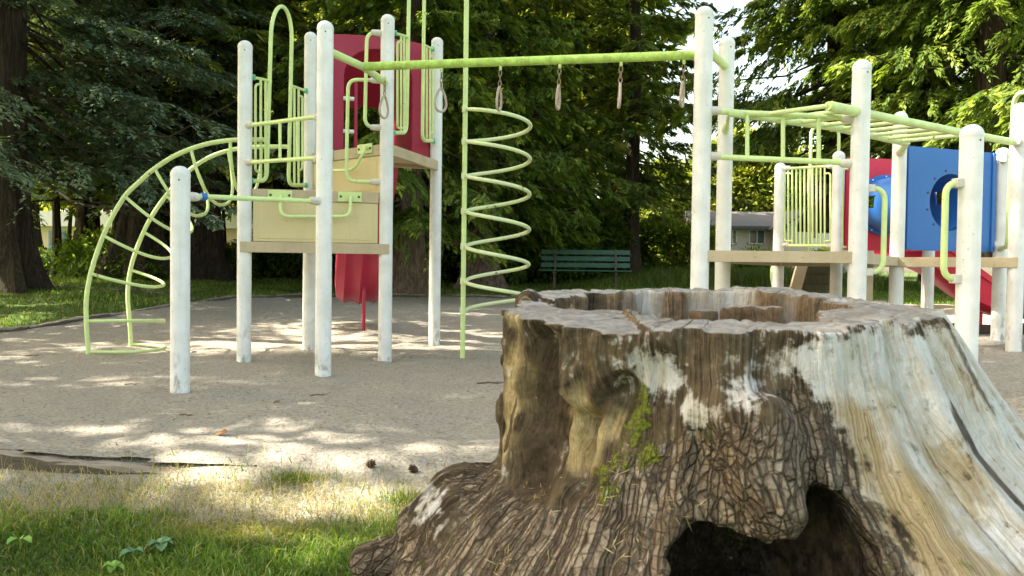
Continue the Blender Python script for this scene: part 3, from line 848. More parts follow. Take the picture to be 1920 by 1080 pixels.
m2 = mesh_np('terrain', V2, F2, mat_ground(), True, {'dry': ('FLOAT', np.zeros(len(V2))), 'bare': ('FLOAT', np.zeros(len(V2)))})
o = link('terrain', m2); o['kind'] = 'structure'

feet = [(p.x, p.y) for p in (A, B, Cc, D, E_, Fp, R4, R5, R3)]
def sand_z(x, y):
    z = gz(x, y) + .022 * fbm(x * .9, y * 1.3, s=21, o=2) + .024 * fbm(x * 2.6, y * 3.1, s=22, o=4, g=.62) + .009 * fbm(x * 7, y * 8, s=23, o=3, g=.7)
    for fx, fy in feet:
        d = np.hypot(x - fx, y - fy); z = z - .02 * np.exp(-(d / .16) ** 2) + .012 * np.exp(-((d - .3) / .12) ** 2)
    e = ss(3.75, 3.15, y + .10 * fbm(x * 2.2, y * 2, s=9, o=3)) * ss(-1.9, -1.15, x)
    z = z - .17 * e
    return z
V, Fa = grid_mesh(-9.6, 12.6, 2.9, 16, .055, sand_z, cull=lambda x, y: inside(x, y))
def mat_sand():
    m, nt, out = newmat('sand'); k = N(nt); v = k.coord()
    n1 = k.noise(v, 1.6, 5, .6); n2 = k.noise(v, 45, 4, .75); n3 = k.noise(v, 7, 5, .7)
    c = k.ramp(n2, [(.30, (.14, .12, .09)), (.45, (.33, .295, .235)), (.60, (.43, .39, .315)), (.75, (.54, .495, .41))])
    c = k.mix(k.ramp(n1, [(.35, 0), (.7, .45)]), c, (.34, .30, .25))
    c = k.mix(k.ramp(n3, [(.58, 0), (.75, .5)]), c, (.24, .21, .18))
    vr = k.vor(v, 120); pe = k.ramp(vr.outputs['Distance'], [(.0, 1), (.35, 0)])
    dark = k.ramp(k.noise(v, 28, 2, .5), [(.66, 0), (.70, .7)])
    c = k.mix(dark, c, (.13, .105, .08))
    h = k.math('ADD', k.math('MULTIPLY', n2, .7), k.math('ADD', k.math('MULTIPLY', pe, .35), k.math('MULTIPLY', n3, 1.6)))
    k.bsdf(out, c, .95, k.bump(h, .9, .03), spec=.15); return m
s = link('sand', mesh_np('sand', V, Fa, mat_sand(), True)); s['kind'] = 'structure'

# ------------------------------------------------------------------ timber edging
def mat_wood(name, a, b, sc=(3, 3, 3), bump=.5):
    m, nt, out = newmat(name); k = N(nt); v = k.coord(sc)
    n1 = k.noise(v, 3, 6, .65, 1.0); n2 = k.noise(k.coord((6, 60, 60)), 1, 4, .6)
    c = k.mix(k.math('MULTIPLY', k.math('ADD', n1, n2), .5), a, b)
    c = k.mix(k.ramp(n2, [(.33, .8), (.42, 0)]), c, tuple(x * .25 for x in a))
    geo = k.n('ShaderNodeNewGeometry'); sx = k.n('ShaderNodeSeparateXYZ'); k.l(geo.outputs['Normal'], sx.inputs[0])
    c = k.mix(k.ramp(sx.outputs['Z'], [(.45, .8), (.75, 0)]), c, (.05, .038, .026))  # side faces darker than tops: stain and shade both put into the colour
    k.bsdf(out, c, .85, k.bump(k.math('ADD', n2, n1), bump, .01), spec=.2); return m
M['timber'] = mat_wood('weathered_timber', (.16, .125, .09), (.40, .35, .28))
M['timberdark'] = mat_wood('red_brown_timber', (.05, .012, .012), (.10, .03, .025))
def timber(a, b, w, h, label, z_up=.0, mat='timber', group='timbers edging the sand'):
    a = Vector(a); b = Vector(b); d = (b - a); L = d.length; d.normalize(); ang = math.atan2(d.y, d.x); n = max(8, int(L / .08)); m = MB()
    sec = [(-w / 2, 0), (-w / 2 + .012, .0), (w / 2 - .012, 0), (w / 2, -.012), (w / 2, -h), (-w / 2, -h), (-w / 2, -.014)]
    sec = sec[1:]; K = len(sec); vs = []; fs = []
    s = Vector((-d.y, d.x, 0)); rr = np.random.default_rng(int(L * 100))
    off = rr.normal(0, .004, (n + 1, K, 2))
    for i in range(n + 1):
        p = a + d * (L * i / n)
        for k, (x, z) in enumerate(sec): vs.append(p + s * (x + off[i, k, 0]) + Vector((0, 0, z + off[i, k, 1] * (1 if z > -h else 0) + .010 * math.sin(i * .31 + L))))
    for i in range(n):
        for k in range(K):
            l = (k + 1) % K; fs.append((i * K + k, (i + 1) * K + k, (i + 1) * K + l, i * K + l))
    fs.append(tuple(range(K))); fs.append(tuple(n * K + k for k in range(K - 1, -1, -1)))
    m.add(vs, fs); mid = (a + b) / 2
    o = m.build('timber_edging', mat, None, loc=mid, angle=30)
    return tag(o, label, 'timber edging', group)
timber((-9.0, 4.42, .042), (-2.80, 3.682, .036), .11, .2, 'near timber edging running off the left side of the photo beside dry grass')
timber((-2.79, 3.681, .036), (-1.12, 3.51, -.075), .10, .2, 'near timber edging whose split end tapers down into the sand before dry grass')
fe = [(-9.5, 6.2), (-7.6, 7.8), (-5.9, 9.7), (-4.85, 13.9), (-4.0, 15.4), (-2.2, 15.9), (0, 15.8), (2.5, 15.2), (6.9, 13.2), (8.3, 12.9), (12.5, 12.0)]
lb = ['far timber edging at the far left photo edge beyond the arched ladder', 'far timber edging left of the arched ladder beside shaded lawn', 'long far timber edging passing behind the arched ladder and short white post',
      'far timber edging bending behind the tower posts', 'far timber edging behind the slide under the tower', 'far timber edging between the tower and the coil climber', 'far timber edging in front of the green bench',
      'far timber edging hidden mostly behind the stump top', 'far timber edging under the red slide', 'far timber edging at the right photo edge behind the climbing frame']
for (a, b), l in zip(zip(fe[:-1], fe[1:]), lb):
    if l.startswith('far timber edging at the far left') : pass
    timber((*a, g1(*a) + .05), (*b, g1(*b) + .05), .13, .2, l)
q0 = at(1762, 612, 8.5); q1 = at(1960, 622, 8.6)
timber((q0.x, 8.9, g1(q0.x, 8.9) + .10), (q1.x + .3, 9.0, g1(q1.x, 9) + .12), .12, .14, 'dark red brown timber lying on the sand under the red slide', mat='timberdark', group=None)

# ------------------------------------------------------------------ leaves of grass
def mat_leaf(name, trans=.45, rough=.5, tint=(1, 1, 1), spec=.25, sat=None):
    m, nt, out = newmat(name); k = N(nt); c = k.attr('col').outputs['Color']
    if tint != (1, 1, 1): c = k.mix(1.0, c, tint, 'MULTIPLY')
    p = k.n('ShaderNodeBsdfPrincipled'); p.inputs['Roughness'].default_value = rough; p.inputs['Specular IOR Level'].default_value = spec
    k.l(c, p.inputs['Base Color'])
    t = k.n('ShaderNodeBsdfTranslucent'); tc = k.mix(1.0, c, (1.5, 1.5, .55), 'MULTIPLY'); k.l(tc, t.inputs['Color'])
    mx = k.n('ShaderNodeMixShader'); mx.inputs[0].default_value = trans
    k.l(p.outputs[0], mx.inputs[1]); k.l(t.outputs[0], mx.inputs[2]); k.l(mx.outputs[0], out.inputs['Surface']); return m
def blades(x, y, z, h, w, lean, colA, seed, curl=.5):
    """bent grass blades, 5 verts -> quad + tri written as 2 quads"""
    r = np.random.default_rng(seed); n = len(x); az = r.uniform(0, 2 * np.pi, n); la = r.uniform(0, 2 * np.pi, n)
    d = np.stack([np.cos(la), np.sin(la)], 1) * (lean * h)[:, None]
    sx, sy = np.cos(az) * w, np.sin(az) * w
    b = np.stack([x, y, z], 1)
    V = np.empty((n, 6, 3), np.float32)
    V[:, 0] = b + np.stack([-sx, -sy, 0 * x], 1); V[:, 1] = b + np.stack([sx, sy, 0 * x], 1)
    m_ = b + np.stack([d[:, 0] * .3, d[:, 1] * .3, h * .62], 1)
    V[:, 2] = m_ + np.stack([sx * .75, sy * .75, 0 * x], 1); V[:, 3] = m_ - np.stack([sx * .75, sy * .75, 0 * x], 1)
    hh = h * np.sqrt(np.clip(1 - curl * lean ** 2, .15, 1))
    t = b + np.stack([d[:, 0], d[:, 1], hh], 1)
    V[:, 4] = t + np.stack([sx * .12, sy * .12, 0 * x], 1); V[:, 5] = t - np.stack([sx * .12, sy * .12, 0 * x], 1)
    i = np.arange(n)[:, None] * 6
    Fa = np.concatenate([i + np.array([[0, 1, 2, 3]]), i + np.array([[3, 2, 4, 5]])], 0)
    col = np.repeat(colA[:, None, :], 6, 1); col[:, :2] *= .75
    col = np.concatenate([col, np.ones((n, 6, 1))], 2)
    return V.reshape(-1, 3), Fa, col.reshape(-1, 4)
def merge(parts):
    V = []; Fa = []; Cc_ = []; b = 0
    for v, f, c in parts: V.append(v); Fa.append(f + b); Cc_.append(c); b += len(v)
    return np.concatenate(V), np.concatenate(Fa), np.concatenate(Cc_)
def pal(r, n, cols, w=None):
    cols = np.array(cols); i = r.choice(len(cols), n, p=w); t = r.uniform(.75, 1.25, (n, 1)); return cols[i] * t
GR = [(.07, .14, .02), (.11, .19, .028), (.155, .235, .04), (.21, .27, .05), (.36, .31, .13)]
ST = [(.44, .35, .18), (.54, .46, .28), (.35, .29, .15), (.22, .24, .07), (.13, .18, .04)]
r = np.random.default_rng(3)
def scatter(n, x0, x1, y0, y1, dens):
    x = r.uniform(x0, x1, n); y = r.uniform(y0, y1, n); k = r.uniform(0, 1, n) < dens(x, y); return x[k], y[k]
parts = []
# green turf nearest the camera
gd = lambda x, y: (1 - ss(2.92, 3.12, y + .22 * fbm(x * 2, y * 2, s=11, o=3) + .03 * fbm(x * 9, y * 9, s=12))) * .97 + .02
x, y = scatter(190000, -3.2, 1.2, 1.9, 3.7, gd); n = len(x)
cl = fbm(x * 3.5, y * 3.5, s=31, o=3); lo = np.clip(.5 + cl, 0, 1)
h = r.uniform(.012, .046, n) * (1 + .7 * (r.uniform(0, 1, n) < .08)) * (.6 + .9 * lo) * (1 + .5 * ss(2.4, 3.0, y) * 0); c = pal(r, n, GR, [.3, .3, .22, .12, .06]) * (.75 + .6 * lo)[:, None]
yl = np.exp(-(((x + .98) / .28) ** 2 + ((y - 2.92) / .10) ** 2)) + .4 * np.clip(fbm(x * 1.7, y * 2.5, s=44, o=2), 0, 1)
c = c * (1 - yl[:, None]) + np.array([.33, .36, .04]) * yl[:, None]
br = np.clip(fbm(x * 2.6, y * 3.5, s=45, o=3) * 2.4 - .35, 0, .8)[:, None]; c = c * (1 - br) + np.array([.34, .28, .13]) * br * r.uniform(.6, 1.2, (n, 1))
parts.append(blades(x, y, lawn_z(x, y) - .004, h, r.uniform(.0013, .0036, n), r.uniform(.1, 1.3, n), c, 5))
# dry straw zone
dd = lambda x, y: np.clip(ss(2.72, 3.0, y + .22 * fbm(x * 2, y * 2, s=11, o=3)) * (1 - ss(3.15, 3.68 , y + .12 * fbm(x * 3, y * 3, s=14))) * (.35 + .9 * np.clip(.5 + fbm(x * 4, y * 4, s=15, o=3), 0, 1)), 0, 1)
x, y = scatter(52000, -3.6, 1.3, 2.6, 3.75, dd); n = len(x)
parts.append(blades(x, y, lawn_z(x, y) + .0, r.uniform(.015, .055, n), r.uniform(.0007, .0016, n), r.uniform(.7, 2.2, n), pal(r, n, ST, [.3, .3, .2, .13, .07]), 6, .19))
# standing seed stalks and tufts
x, y = scatter(900, -3.2, .3, 2.9, 3.65, lambda x, y: .6 + 0 * x); n = len(x)
parts.append(blades(x, y, lawn_z(x, y), r.uniform(.05, .13, n), r.uniform(.0008, .0014, n), r.uniform(.1, .6, n), pal(r, n, ST), 7))
for tx, ty, rr_, nn, hh in ((-.93, 3.42, .05, 900, .035), (-.13, 3.34, .035, 250, .06), (-1.33, 3.05, .05, 500, .03), (-.42, 3.22, .05, 300, .07), (-.5, 3.12, .14, 500, .05), (-.25, 3.0, .16, 800, .05)):
    x = r.normal(tx, rr_, nn); y = r.normal(ty, rr_ * .6, nn); z = np.maximum(lawn_z(x, y), sand_z(x, y) if ty > 3.3 else lawn_z(x, y))
    parts.append(blades(x, y, z - .004, r.uniform(.4, 1, nn) * hh, r.uniform(.001, .002, nn), r.uniform(.1, .9, nn), pal(r, nn, GR if ty != 3.12 else ST), int(tx * 100 + 1000)))
V, Fa, cc = merge(parts)
M['grass'] = mat_leaf('grass_blade', .35)
o = link('grass', mesh_np('grass', V, Fa, M['grass'], True, {'col': ('FLOAT_COLOR', cc)})); tag(o, 'bright green lawn grass fading to dry straw at the near edge of the sand', 'grass', kind='stuff')
# broad leaf weeds
def weed(x, y, n, sz, label, col):
    m = MB(); z = float(lawn_z(np.array(x), np.array(y))); rr = np.random.default_rng(int(abs(x) * 977))
    for i in range(n):
        a = 2 * math.pi * i / n + rr.uniform(-.3, .3); L = sz * rr.uniform(.7, 1.1); t = rr.uniform(.2, .7)
        d = Vector((math.cos(a), math.sin(a), t)).normalized(); s = Vector((-math.sin(a), math.cos(a), 0)); c0 = Vector((x, y, z + .035)) + d * L * .35
        pts = [c0 + d * (L * u - L * .3) + s * (L * .42 * v) + Vector((0, 0, .012 * abs(v) - .02 * u * u)) for u, v in ((0, 0), (.12, .55), (.45, 1), (.8, .75), (1, 0), (.8, -.75), (.45, -1), (.12, -.55))]
        m.add(pts, [(0, 1, 2, 3, 4), (0, 4, 5, 6, 7)])
        m.tube([Vector((x, y, z)), c0 - d * L * .3], .0015, 5)
    me = m.build('weed', col, None, loc=(x, y, z), angle=80); return tag(me, label, 'weed', 'broad leaved weeds in the lawn')
M['weed'] = paint('weed_leaf', (.13, .24, .10), (.09, .18, .06), rough=.6); M['weedlight'] = paint('weed_leaf_light', (.20, .34, .05), (.16, .28, .04), rough=.6)
def lw(px, py): v = at(px, py, 1); k = -.97 / (v.z - EYE) ; return v.x * k, 1 * k
weed(*lw(302, 1030), 5, .055, 'large dull green lobed weed leaf near the middle of the grass', 'weed'); weed(*lw(250, 1046), 3, .045, 'smaller dull green weed leaf just left of the large lobed weed', 'weed')
weed(*lw(38, 1040), 3, .04, 'pale green weed leaves near the lower left corner of the grass', 'weedlight'); weed(*lw(215, 1075), 5, .04, 'bright green weed leaves cut by the bottom edge of the photo', 'weedlight')

# distant lawn tufts
x, y = scatter(330000, -13, 15, 8.5, 26, lambda x, y: np.where(inside(x, y), 0, 1) * np.clip(1.1 - .8 * bareness(x, y), 0, 1) * (.5 + .5 * (y < 19)))
k = (edist(x, y) > .10); x, y = x[k], y[k]; n = len(x); lo = np.clip(.5 + fbm(x * .9, y * .9, s=51, o=3), 0, 1)
tall = np.clip(ss(1.2, 4.5, x) * ss(18.5, 20, y) * (1 - ss(9.5, 11, x)), 0, 1)
h = r.uniform(.03, .08, n) * (.6 + lo) + tall * r.uniform(.1, .5, n)
dead = ss(.9, .1, np.hypot((x - 1.4) / 3, (y - 17.4) / 1.0))[:, None] * .6
c = pal(r, n, GR, [.25, .3, .25, .12, .08]) * (.7 + .5 * lo)[:, None] * (1 - .35 * tall[:, None]); c = c * (1 - dead) + np.array([.22, .17, .08]) * dead
V, Fa, cc = blades(x, y, lawn_z(x, y) - .01, h, r.uniform(.004, .010, n), r.uniform(.1, .9, n), c, 8)
o = link('lawn_grass', mesh_np('lawn_grass', V, Fa, M['grass'], True, {'col': ('FLOAT_COLOR', cc)})); tag(o, 'lawn and tall grass beyond the sand around the bench and trees', 'lawn grass', kind='stuff')

# ------------------------------------------------------------------ small litter
M['cone'] = paint('pine_cone', (.09, .05, .025), (.16, .10, .05), rough=.8, scale=60)
M['twig'] = paint('twig_bark', (.13, .085, .05), (.07, .05, .03), rough=.85, scale=60)
M['dryleaf'] = paint('dry_leaf', (.38, .17, .06), (.30, .14, .05), rough=.8, scale=60)
def cone(px, py, d, label, tilt):
    p = at(px, py, d); z = float(sand_z(np.array(p.x), np.array(p.y))) + .014; m = MB(); ax = Vector((math.cos(tilt), math.sin(tilt) * .4, .25)).normalized()
    Rq = Vector((0, 0, 1)).rotation_difference(ax).to_matrix(); c = Vector((p.x, p.y, z))
    m.lathe(c - ax * .02, [(.004, 0), (.011, .008), (.012, .02), (.008, .034), (.003, .042)], 12, ax)
    for j in range(7):
        for k in range(8):
            a = 2 * math.pi * (k + j * .5) / 8; rr_ = .017 * math.sin(math.pi * (j + 1) / 8.5) + .003; h = -.018 + j * .006
            q = Vector((rr_ * math.cos(a), rr_ * math.sin(a), h)); s = Vector((-math.sin(a), math.cos(a), 0)) * .0045; i_ = q * .4
            m.add([c + Rq @ v for v in (i_ + s, i_ - s, q - s + Vector((0, 0, .004)), q * 1.12 + Vector((0, 0, .006)), q + s + Vector((0, 0, .004)))], [(0, 1, 2, 3, 4)])
    return tag(m.build('pine_cone', 'cone', None, loc=c, angle=30), label, 'pine cone', 'cones on the sand')
cone(694, 855, 3.6, 'small dark cone on the sand, the left one of the two', .3); cone(777, 855, 3.6, 'small dark cone on the sand, the one nearer the stump', 2.6)
def stick(px, py, d, L, ang, label, rr_=.004, mat='twig'):
    p = at(px, py, d); p.z = float(sand_z(np.array(p.x), np.array(p.y))) + rr_ * .7; dv = Vector((math.cos(ang), math.sin(ang), 0)); s = Vector((-dv.y, dv.x, 0))
    m = MB().tube([p - dv * L / 2, p - dv * L * .1 + s * L * .05 + Vector((0, 0, .006)), p + dv * L * .2 - s * L * .03 + Vector((0, 0, .003)), p + dv * L / 2 + s * L * .08 + Vector((0, 0, .008))], [rr_, rr_, rr_ * .8, rr_ * .4], 7)
    m.tube([p + dv * L * .1, p + dv * L * .25 + s * L * .16 + Vector((0, 0, .01))], [rr_ * .6, rr_ * .3], 5)
    return tag(m.build('twig', mat, None, loc=p), label, 'twig', 'twigs on the sand')
stick(598, 740, 5.3, .12, .2, 'curved dark twig on the sand below the front white post'); stick(349, 787, 4.55, .1, -.4, 'dark twig on the sand below the short white post')
stick(248, 721, 5.7, .1, .1, 'small twig on the sand left of the short white post'); stick(62, 668, 7.4, .14, .0, 'twig on shaded sand left of the arched ladder'); stick(922, 716, 5.9, .22, .1, 'long pale twig on bright sand at the left side of the stump', .006)
stick(520, 762, 4.9, .07, 1.2, 'tiny upright looking twig mid sand between the two near posts'); stick(584, 902, 3.22, .05, .5, 'short dark twig among dry grass near the cones')
p = at(416, 816, 4.05); z = float(sand_z(np.array(p.x), np.array(p.y)))
o = MB().add([(p.x - .03, p.y - .015, z + .004), (p.x, p.y - .03, z + .012), (p.x + .035, p.y - .01, z + .02), (p.x + .01, p.y + .02, z + .03), (p.x - .02, p.y + .015, z + .015)], [(0, 1, 2, 3, 4)]).build('dry_leaf', 'dryleaf', None, loc=(p.x, p.y, z))
o.modifiers.new('s', 'SOLIDIFY').thickness = .0012; tag(o, 'curled orange brown leaf lying on the bright sand', 'leaf')
# scattered tiny debris
x, y = scatter(4200, -5.5, 2, 3.5, 12, lambda x, y: inside(x, y) * np.clip(fbm(x * 1.6, y * 1.6, s=88, o=3) * 2.2, .05, 1)); n = len(x)
c = pal(r, n, [(.10, .07, .04), (.16, .11, .06), (.25, .15, .07), (.06, .045, .03)])
V, Fa, cc = blades(x, y, sand_z(x, y) + .002, r.uniform(.006, .026, n), r.uniform(.001, .003, n), r.uniform(1.5, 3, n), c, 77, .108)
o = link('litter', mesh_np('litter', V, Fa, M['grass'], False, {'col': ('FLOAT_COLOR', cc)})); tag(o, 'fine needles and bark crumbs strewn over the sand', 'plant litter', kind='stuff')
# wood offcut by the stump
p = at(925, 868, 3.45); MBo = MB().beam((p.x - .07, 3.45, p.z + .01), (p.x + .3, 3.3, p.z + .03), .06, .05)
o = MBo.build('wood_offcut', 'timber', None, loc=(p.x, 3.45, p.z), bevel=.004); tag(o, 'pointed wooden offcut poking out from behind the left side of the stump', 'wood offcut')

# ------------------------------------------------------------------ bench
def bench():
    d0 = 19.0; pc = at(1097, 516, d0); zg = g1(pc.x, d0); t = thing('park_bench', (pc.x, d0, zg), 'dark green slatted park bench with scuffed paint on the lawn under the cedars', 'bench')
    t.rotation_euler = (0, 0, rad(-6))
    org = Vector((pc.x, d0, zg))
    def bx(name, c, sz, rot=None, mat='benchgreen', par=t):
        m = MB().box(Vector(c), sz, rot); me = m.build(name, mat, None, bevel=.006, smooth=False); me.parent = par; return me
    L = 2.12; zs = .44
    for i in range(3):
        z = zs + .14 + i * .155; R = Matrix.Rotation(rad(-13), 3, 'X'); bx('back_slat', (0.0, .02 + z * .2, z), (L, .032, .115), R)
    for i in range(4): bx('seat_slat', (-.0, -.40 + i * .115, zs - .0 + (.012 if i == 0 else 0)), (L + .06, .098, .032))
    for x in (-.72, .72):
        m = MB(); m.box((x, -.16, zs / 2 - .06), (.055, .07, zs), None); m.beam((x, -.42, zs - .02), (x, .06, zs - .02), .05, .045)
        m.beam((x, .02, zs - .04), (x, .185, zs + .53), .045, .04)
        m.add([(x - .05, -.28, .02), (x + .05, -.28, .02), (x + .05, -.04, .02), (x - .05, -.04, .02), (x - .03, -.2, .08), (x + .03, -.2, .08), (x + .03, -.12, .08), (x - .03, -.12, .08)], [(0, 3, 2, 1), (4, 5, 6, 7), (0, 1, 5, 4), (1, 2, 6, 5), (2, 3, 7, 6), (3, 0, 4, 7)])
        o = m.build('leg', 'darkmetal', None, bevel=.004); o.parent = t
bench()
# ================================================================== BUILDINGS
M['cream'] = paint('cream_wall', (.62, .50, .33), (.5, .42, .3), rough=.8, scale=1); M['fascia'] = paint('white_fascia', (.72, .70, .70), (.6, .6, .6), rough=.7, scale=1)
M['stucco'] = paint('pale_stucco', (.62, .55, .46), (.52, .46, .38), rough=.85, scale=1); M['shingle'] = paint('grey_shingle', (.13, .12, .12), (.09, .085, .085), rough=.9, scale=3)
M['trim'] = paint('white_trim', (.78, .77, .75), (.65, .65, .62), rough=.6, scale=2)
M['teal'] = paint('teal_door', (.10, .34, .42), (.08, .28, .36), rough=.5, scale=2)
def glass():
    m, nt, out = newmat('window_glass'); k = N(nt); k.bsdf(out, (.08, .10, .12), .08, spec=.8); return m
M['glass'] = glass()
def bxo(name, x0, x1, y0, y1, z0, z1, mat, par, bevel=0):
    return MB().box(((x0 + x1) / 2, (y0 + y1) / 2, (z0 + z1) / 2), (x1 - x0, y1 - y0, z1 - z0)).build(name, mat, par, smooth=False, bevel=bevel)
def window(par, x0, x1, y, z0, z1, mat='glass', nm='window'):
    f = MB(); w = .07
    for a in ((x0 - w, x1 + w, z1, z1 + w), (x0 - w, x1 + w, z0 - w, z0), (x0 - w, x0, z0, z1), (x1, x1 + w, z0, z1), ((x0 + x1) / 2 - .03, (x0 + x1) / 2 + .03, z0, z1)):
        f.box(((a[0] + a[1]) / 2, y - .04, (a[2] + a[3]) / 2), (a[1] - a[0], .08, a[3] - a[2]))
    o = f.build(nm, 'trim', par, smooth=False); bxo('pane', x0, x1, y - .03, y - .005, z0, z1, mat, o)
def PXZ(px, py, d): p = at(px, py, d); return p.x, p.z
# house right
H = 52.0
hx0, _ = PXZ(1328, 430, H); hx1, _ = PXZ(1650, 430, H); _, we = PXZ(1400, 424, H); _, rg = PXZ(1400, 396, H + 4)
house = thing('house', ((hx0 + hx1) / 2, H, .4), 'low pale bungalow with grey shingle roof seen behind the spindle panel', 'house')
bxo('wall', hx0, hx1, H, H + 9, .2, we, 'stucco', house)
ov_ = .55
MB().add([(hx0 - ov_, H - ov_, we - .02), (hx1 + ov_, H - ov_, we - .02), (hx1 + ov_, H + 4.5, rg), (hx0 - ov_, H + 4.5, rg), (hx0 - ov_, H + 9.5, we), (hx1 + ov_, H + 9.5, we),
          (hx0 - ov_, H - ov_, we - .2), (hx1 + ov_, H - ov_, we - .2), (hx0 - ov_, H + 9.5, we - .2), (hx1 + ov_, H + 9.5, we - .2)],
         [(0, 1, 2, 3), (3, 2, 5, 4), (6, 7, 1, 0), (6, 8, 9, 7), (0, 3, 4, 8, 6), (1, 7, 9, 5, 2)]).build('roof', 'shingle', house, smooth=False)
for a, b in ((1367, 1379), (1406, 1432)):
    xa, zt_ = PXZ(a, 432, H); xb, zb2_ = PXZ(b, 456, H); window(house, xa, xb, H, zb2_, zt_)
# gable wing with garage door
gx0, _ = PXZ(1476, 430, H - 3); gx1, _ = PXZ(1562, 430, H - 3); gm = (gx0 + gx1) / 2; _, ge = PXZ(1476, 420, H - 3); _, gp = PXZ(1515, 392, H - 3)
MB().add([(gx0, H - 3, .2), (gx1, H - 3, .2), (gx1, H - 3, ge), (gm, H - 3, gp), (gx0, H - 3, ge), (gx0, H + 1, .2), (gx1, H + 1, .2), (gx1, H + 1, ge), (gm, H + 1, gp), (gx0, H + 1, ge)],
         [(0, 1, 2, 3, 4), (5, 9, 8, 7, 6), (0, 4, 9, 5), (1, 6, 7, 2), (2, 7, 8, 3), (4, 3, 8, 9)]).build('gable_wall', 'stucco', house, smooth=False)
m = MB(); e_ = .4; sl_ = (gp - ge) / (gm - gx0)
for sg, xe in ((-1, gx0), (1, gx1)):
    xe2 = xe + sg * e_; ze = ge - sl_ * e_
    m.add([(gm, H - 3.4, gp + .12), (gm, H + 1, gp + .12), (xe2, H + 1, ze + .12), (xe2, H - 3.4, ze + .12), (gm, H - 3.4, gp), (gm, H + 1, gp), (xe2, H + 1, ze), (xe2, H - 3.4, ze)],
          [(0, 1, 2, 3), (4, 7, 6, 5), (0, 3, 7, 4), (1, 5, 6, 2), (3, 2, 6, 7), (0, 4, 5, 1)])
m.build('gable_roof', 'shingle', house, smooth=False)
ax, az = PXZ(1519, 438, H - 3.05); bx_, bz = PXZ(1556, 470, H - 3.05); bxo('garage_door', ax, bx_, H - 3.06, H - 3.005, .3, az, 'trim', house)
# small far house
H2 = 75.0; sx0, _ = PXZ(1158, 430, H2); sx1, _ = PXZ(1204, 430, H2); _, e2 = PXZ(1180, 428, H2); _, p2 = PXZ(1180, 408, H2 + 3)
h2 = thing('house', ((sx0 + sx1) / 2, H2, .4), 'sliver of a small grey roofed house glimpsed between shrubs above the bench', 'house')
bxo('wall', sx0, sx1, H2, H2 + 7, .2, e2, 'stucco', h2)
MB().add([(sx0 - .4, H2 - .5, e2), (sx1 + .4, H2 - .5, e2), (sx1 - 2, H2 + 3.5, p2), (sx0 + 2, H2 + 3.5, p2), (sx1 + .4, H2 + 7.5, e2), (sx0 - .4, H2 + 7.5, e2)], [(0, 1, 2, 3), (3, 2, 4, 5), (0, 3, 5), (1, 4, 2), (0, 5, 4, 1)]).build('roof', 'shingle', h2, smooth=False)
# school building left
H3 = 44.0; bx0, _ = PXZ(-80, 430, H3); bx1, _ = PXZ(560, 430, H3); _, f0_ = PXZ(200, 426, H3); _, f1_ = PXZ(200, 398, H3)
sch = thing('school_building', ((bx0 + bx1) / 2, H3, .4), 'long low cream building with white roof band seen between the left tree trunks', 'building')
bxo('wall', bx0, bx1, H3, H3 + 10, .2, f0_, 'cream', sch); bxo('roof_band', bx0 - .4, bx1 + .4, H3 - .5, H3 + 10.4, f0_ + .003, f1_, 'fascia', sch)
for a, b in ((92, 106), (112, 124), (330, 352)):
    xa, zt_ = PXZ(a, 432, H3); xb, zb2_ = PXZ(b, 474, H3)
    d_ = bxo('door', xa, xb, H3 - .06, H3 - .003, max(.3, zb2_), zt_, 'teal', sch)
    bxo('pane', xa + (xb - xa) * .2, xb - (xb - xa) * .2, H3 - .09, H3 - .062, zt_ - .75, zt_ - .12, 'glass', d_)
# crossing sign
M['signyellow'] = paint('sign_yellow', (.80, .68, .02), (.7, .6, .03), rough=.4, scale=1); M['signwhite'] = paint('sign_white', (.75, .72, .68), (.7, .68, .62), rough=.4, scale=1); M['black'] = paint('sign_black', (.02, .02, .02), (.03, .03, .03), rough=.5)
DS = 36.0; sc_ = at(410, 433, DS); u = DS / F
sg = thing('crossing_sign', (sc_.x, DS, g1(-13.9, 30)), 'small yellow five sided school crossing sign above a white plate, seen past the left trunks', 'road sign')
MB().tube([(sc_.x, DS + .05, .3), (sc_.x, DS + .05, sc_.z + 6 * u)], .025, 10).build('pole', 'clamp', sg)
def plate(pts, y, t, mat, nm, par): 
    n = len(pts); m = MB(); m.add([(x, y, z) for x, z in pts] + [(x, y + t, z) for x, z in pts], [tuple(range(n)), tuple(range(2 * n - 1, n - 1, -1))] + [(i, i + n, (i + 1) % n + n, (i + 1) % n) for i in range(n)]); return m.build(nm, mat, par, smooth=False)
X0, Z0 = sc_.x, sc_.z
pen = plate([(X0 - 6 * u, Z0 - 5 * u), (X0 + 6 * u, Z0 - 5 * u), (X0 + 6 * u, Z0 + .5 * u), (X0, Z0 + 7 * u), (X0 - 6 * u, Z0 + .5 * u)], DS, .01, 'signyellow', 'sign_plate', sg)
m = MB()
for s_ in (-1, 1):
    x = X0 + s_ * 1.5 * u; m.box((x, DS - .006, Z0 - .2 * u), (1.3 * u, .006, 2.6 * u)); m.lathe((x, DS - .004, Z0 + 2.0 * u), [(.8 * u, 0), (.8 * u, .006)], 10, (0, -1, 0))
    m.box((x - .4 * u, DS - .006, Z0 - 2.4 * u), (.5 * u, .006, 2.2 * u)); m.box((x + .5 * u, DS - .006, Z0 - 2.4 * u), (.5 * u, .006, 2.2 * u))
m.build('walkers_symbol', 'black', pen, smooth=False)
tab = plate([(X0 - 4.5 * u, Z0 - 13 * u), (X0 + 4.5 * u, Z0 - 13 * u), (X0 + 4.5 * u, Z0 - 6 * u), (X0 - 4.5 * u, Z0 - 6 * u)], DS, .01, 'signwhite', 'speed_plate', sg)
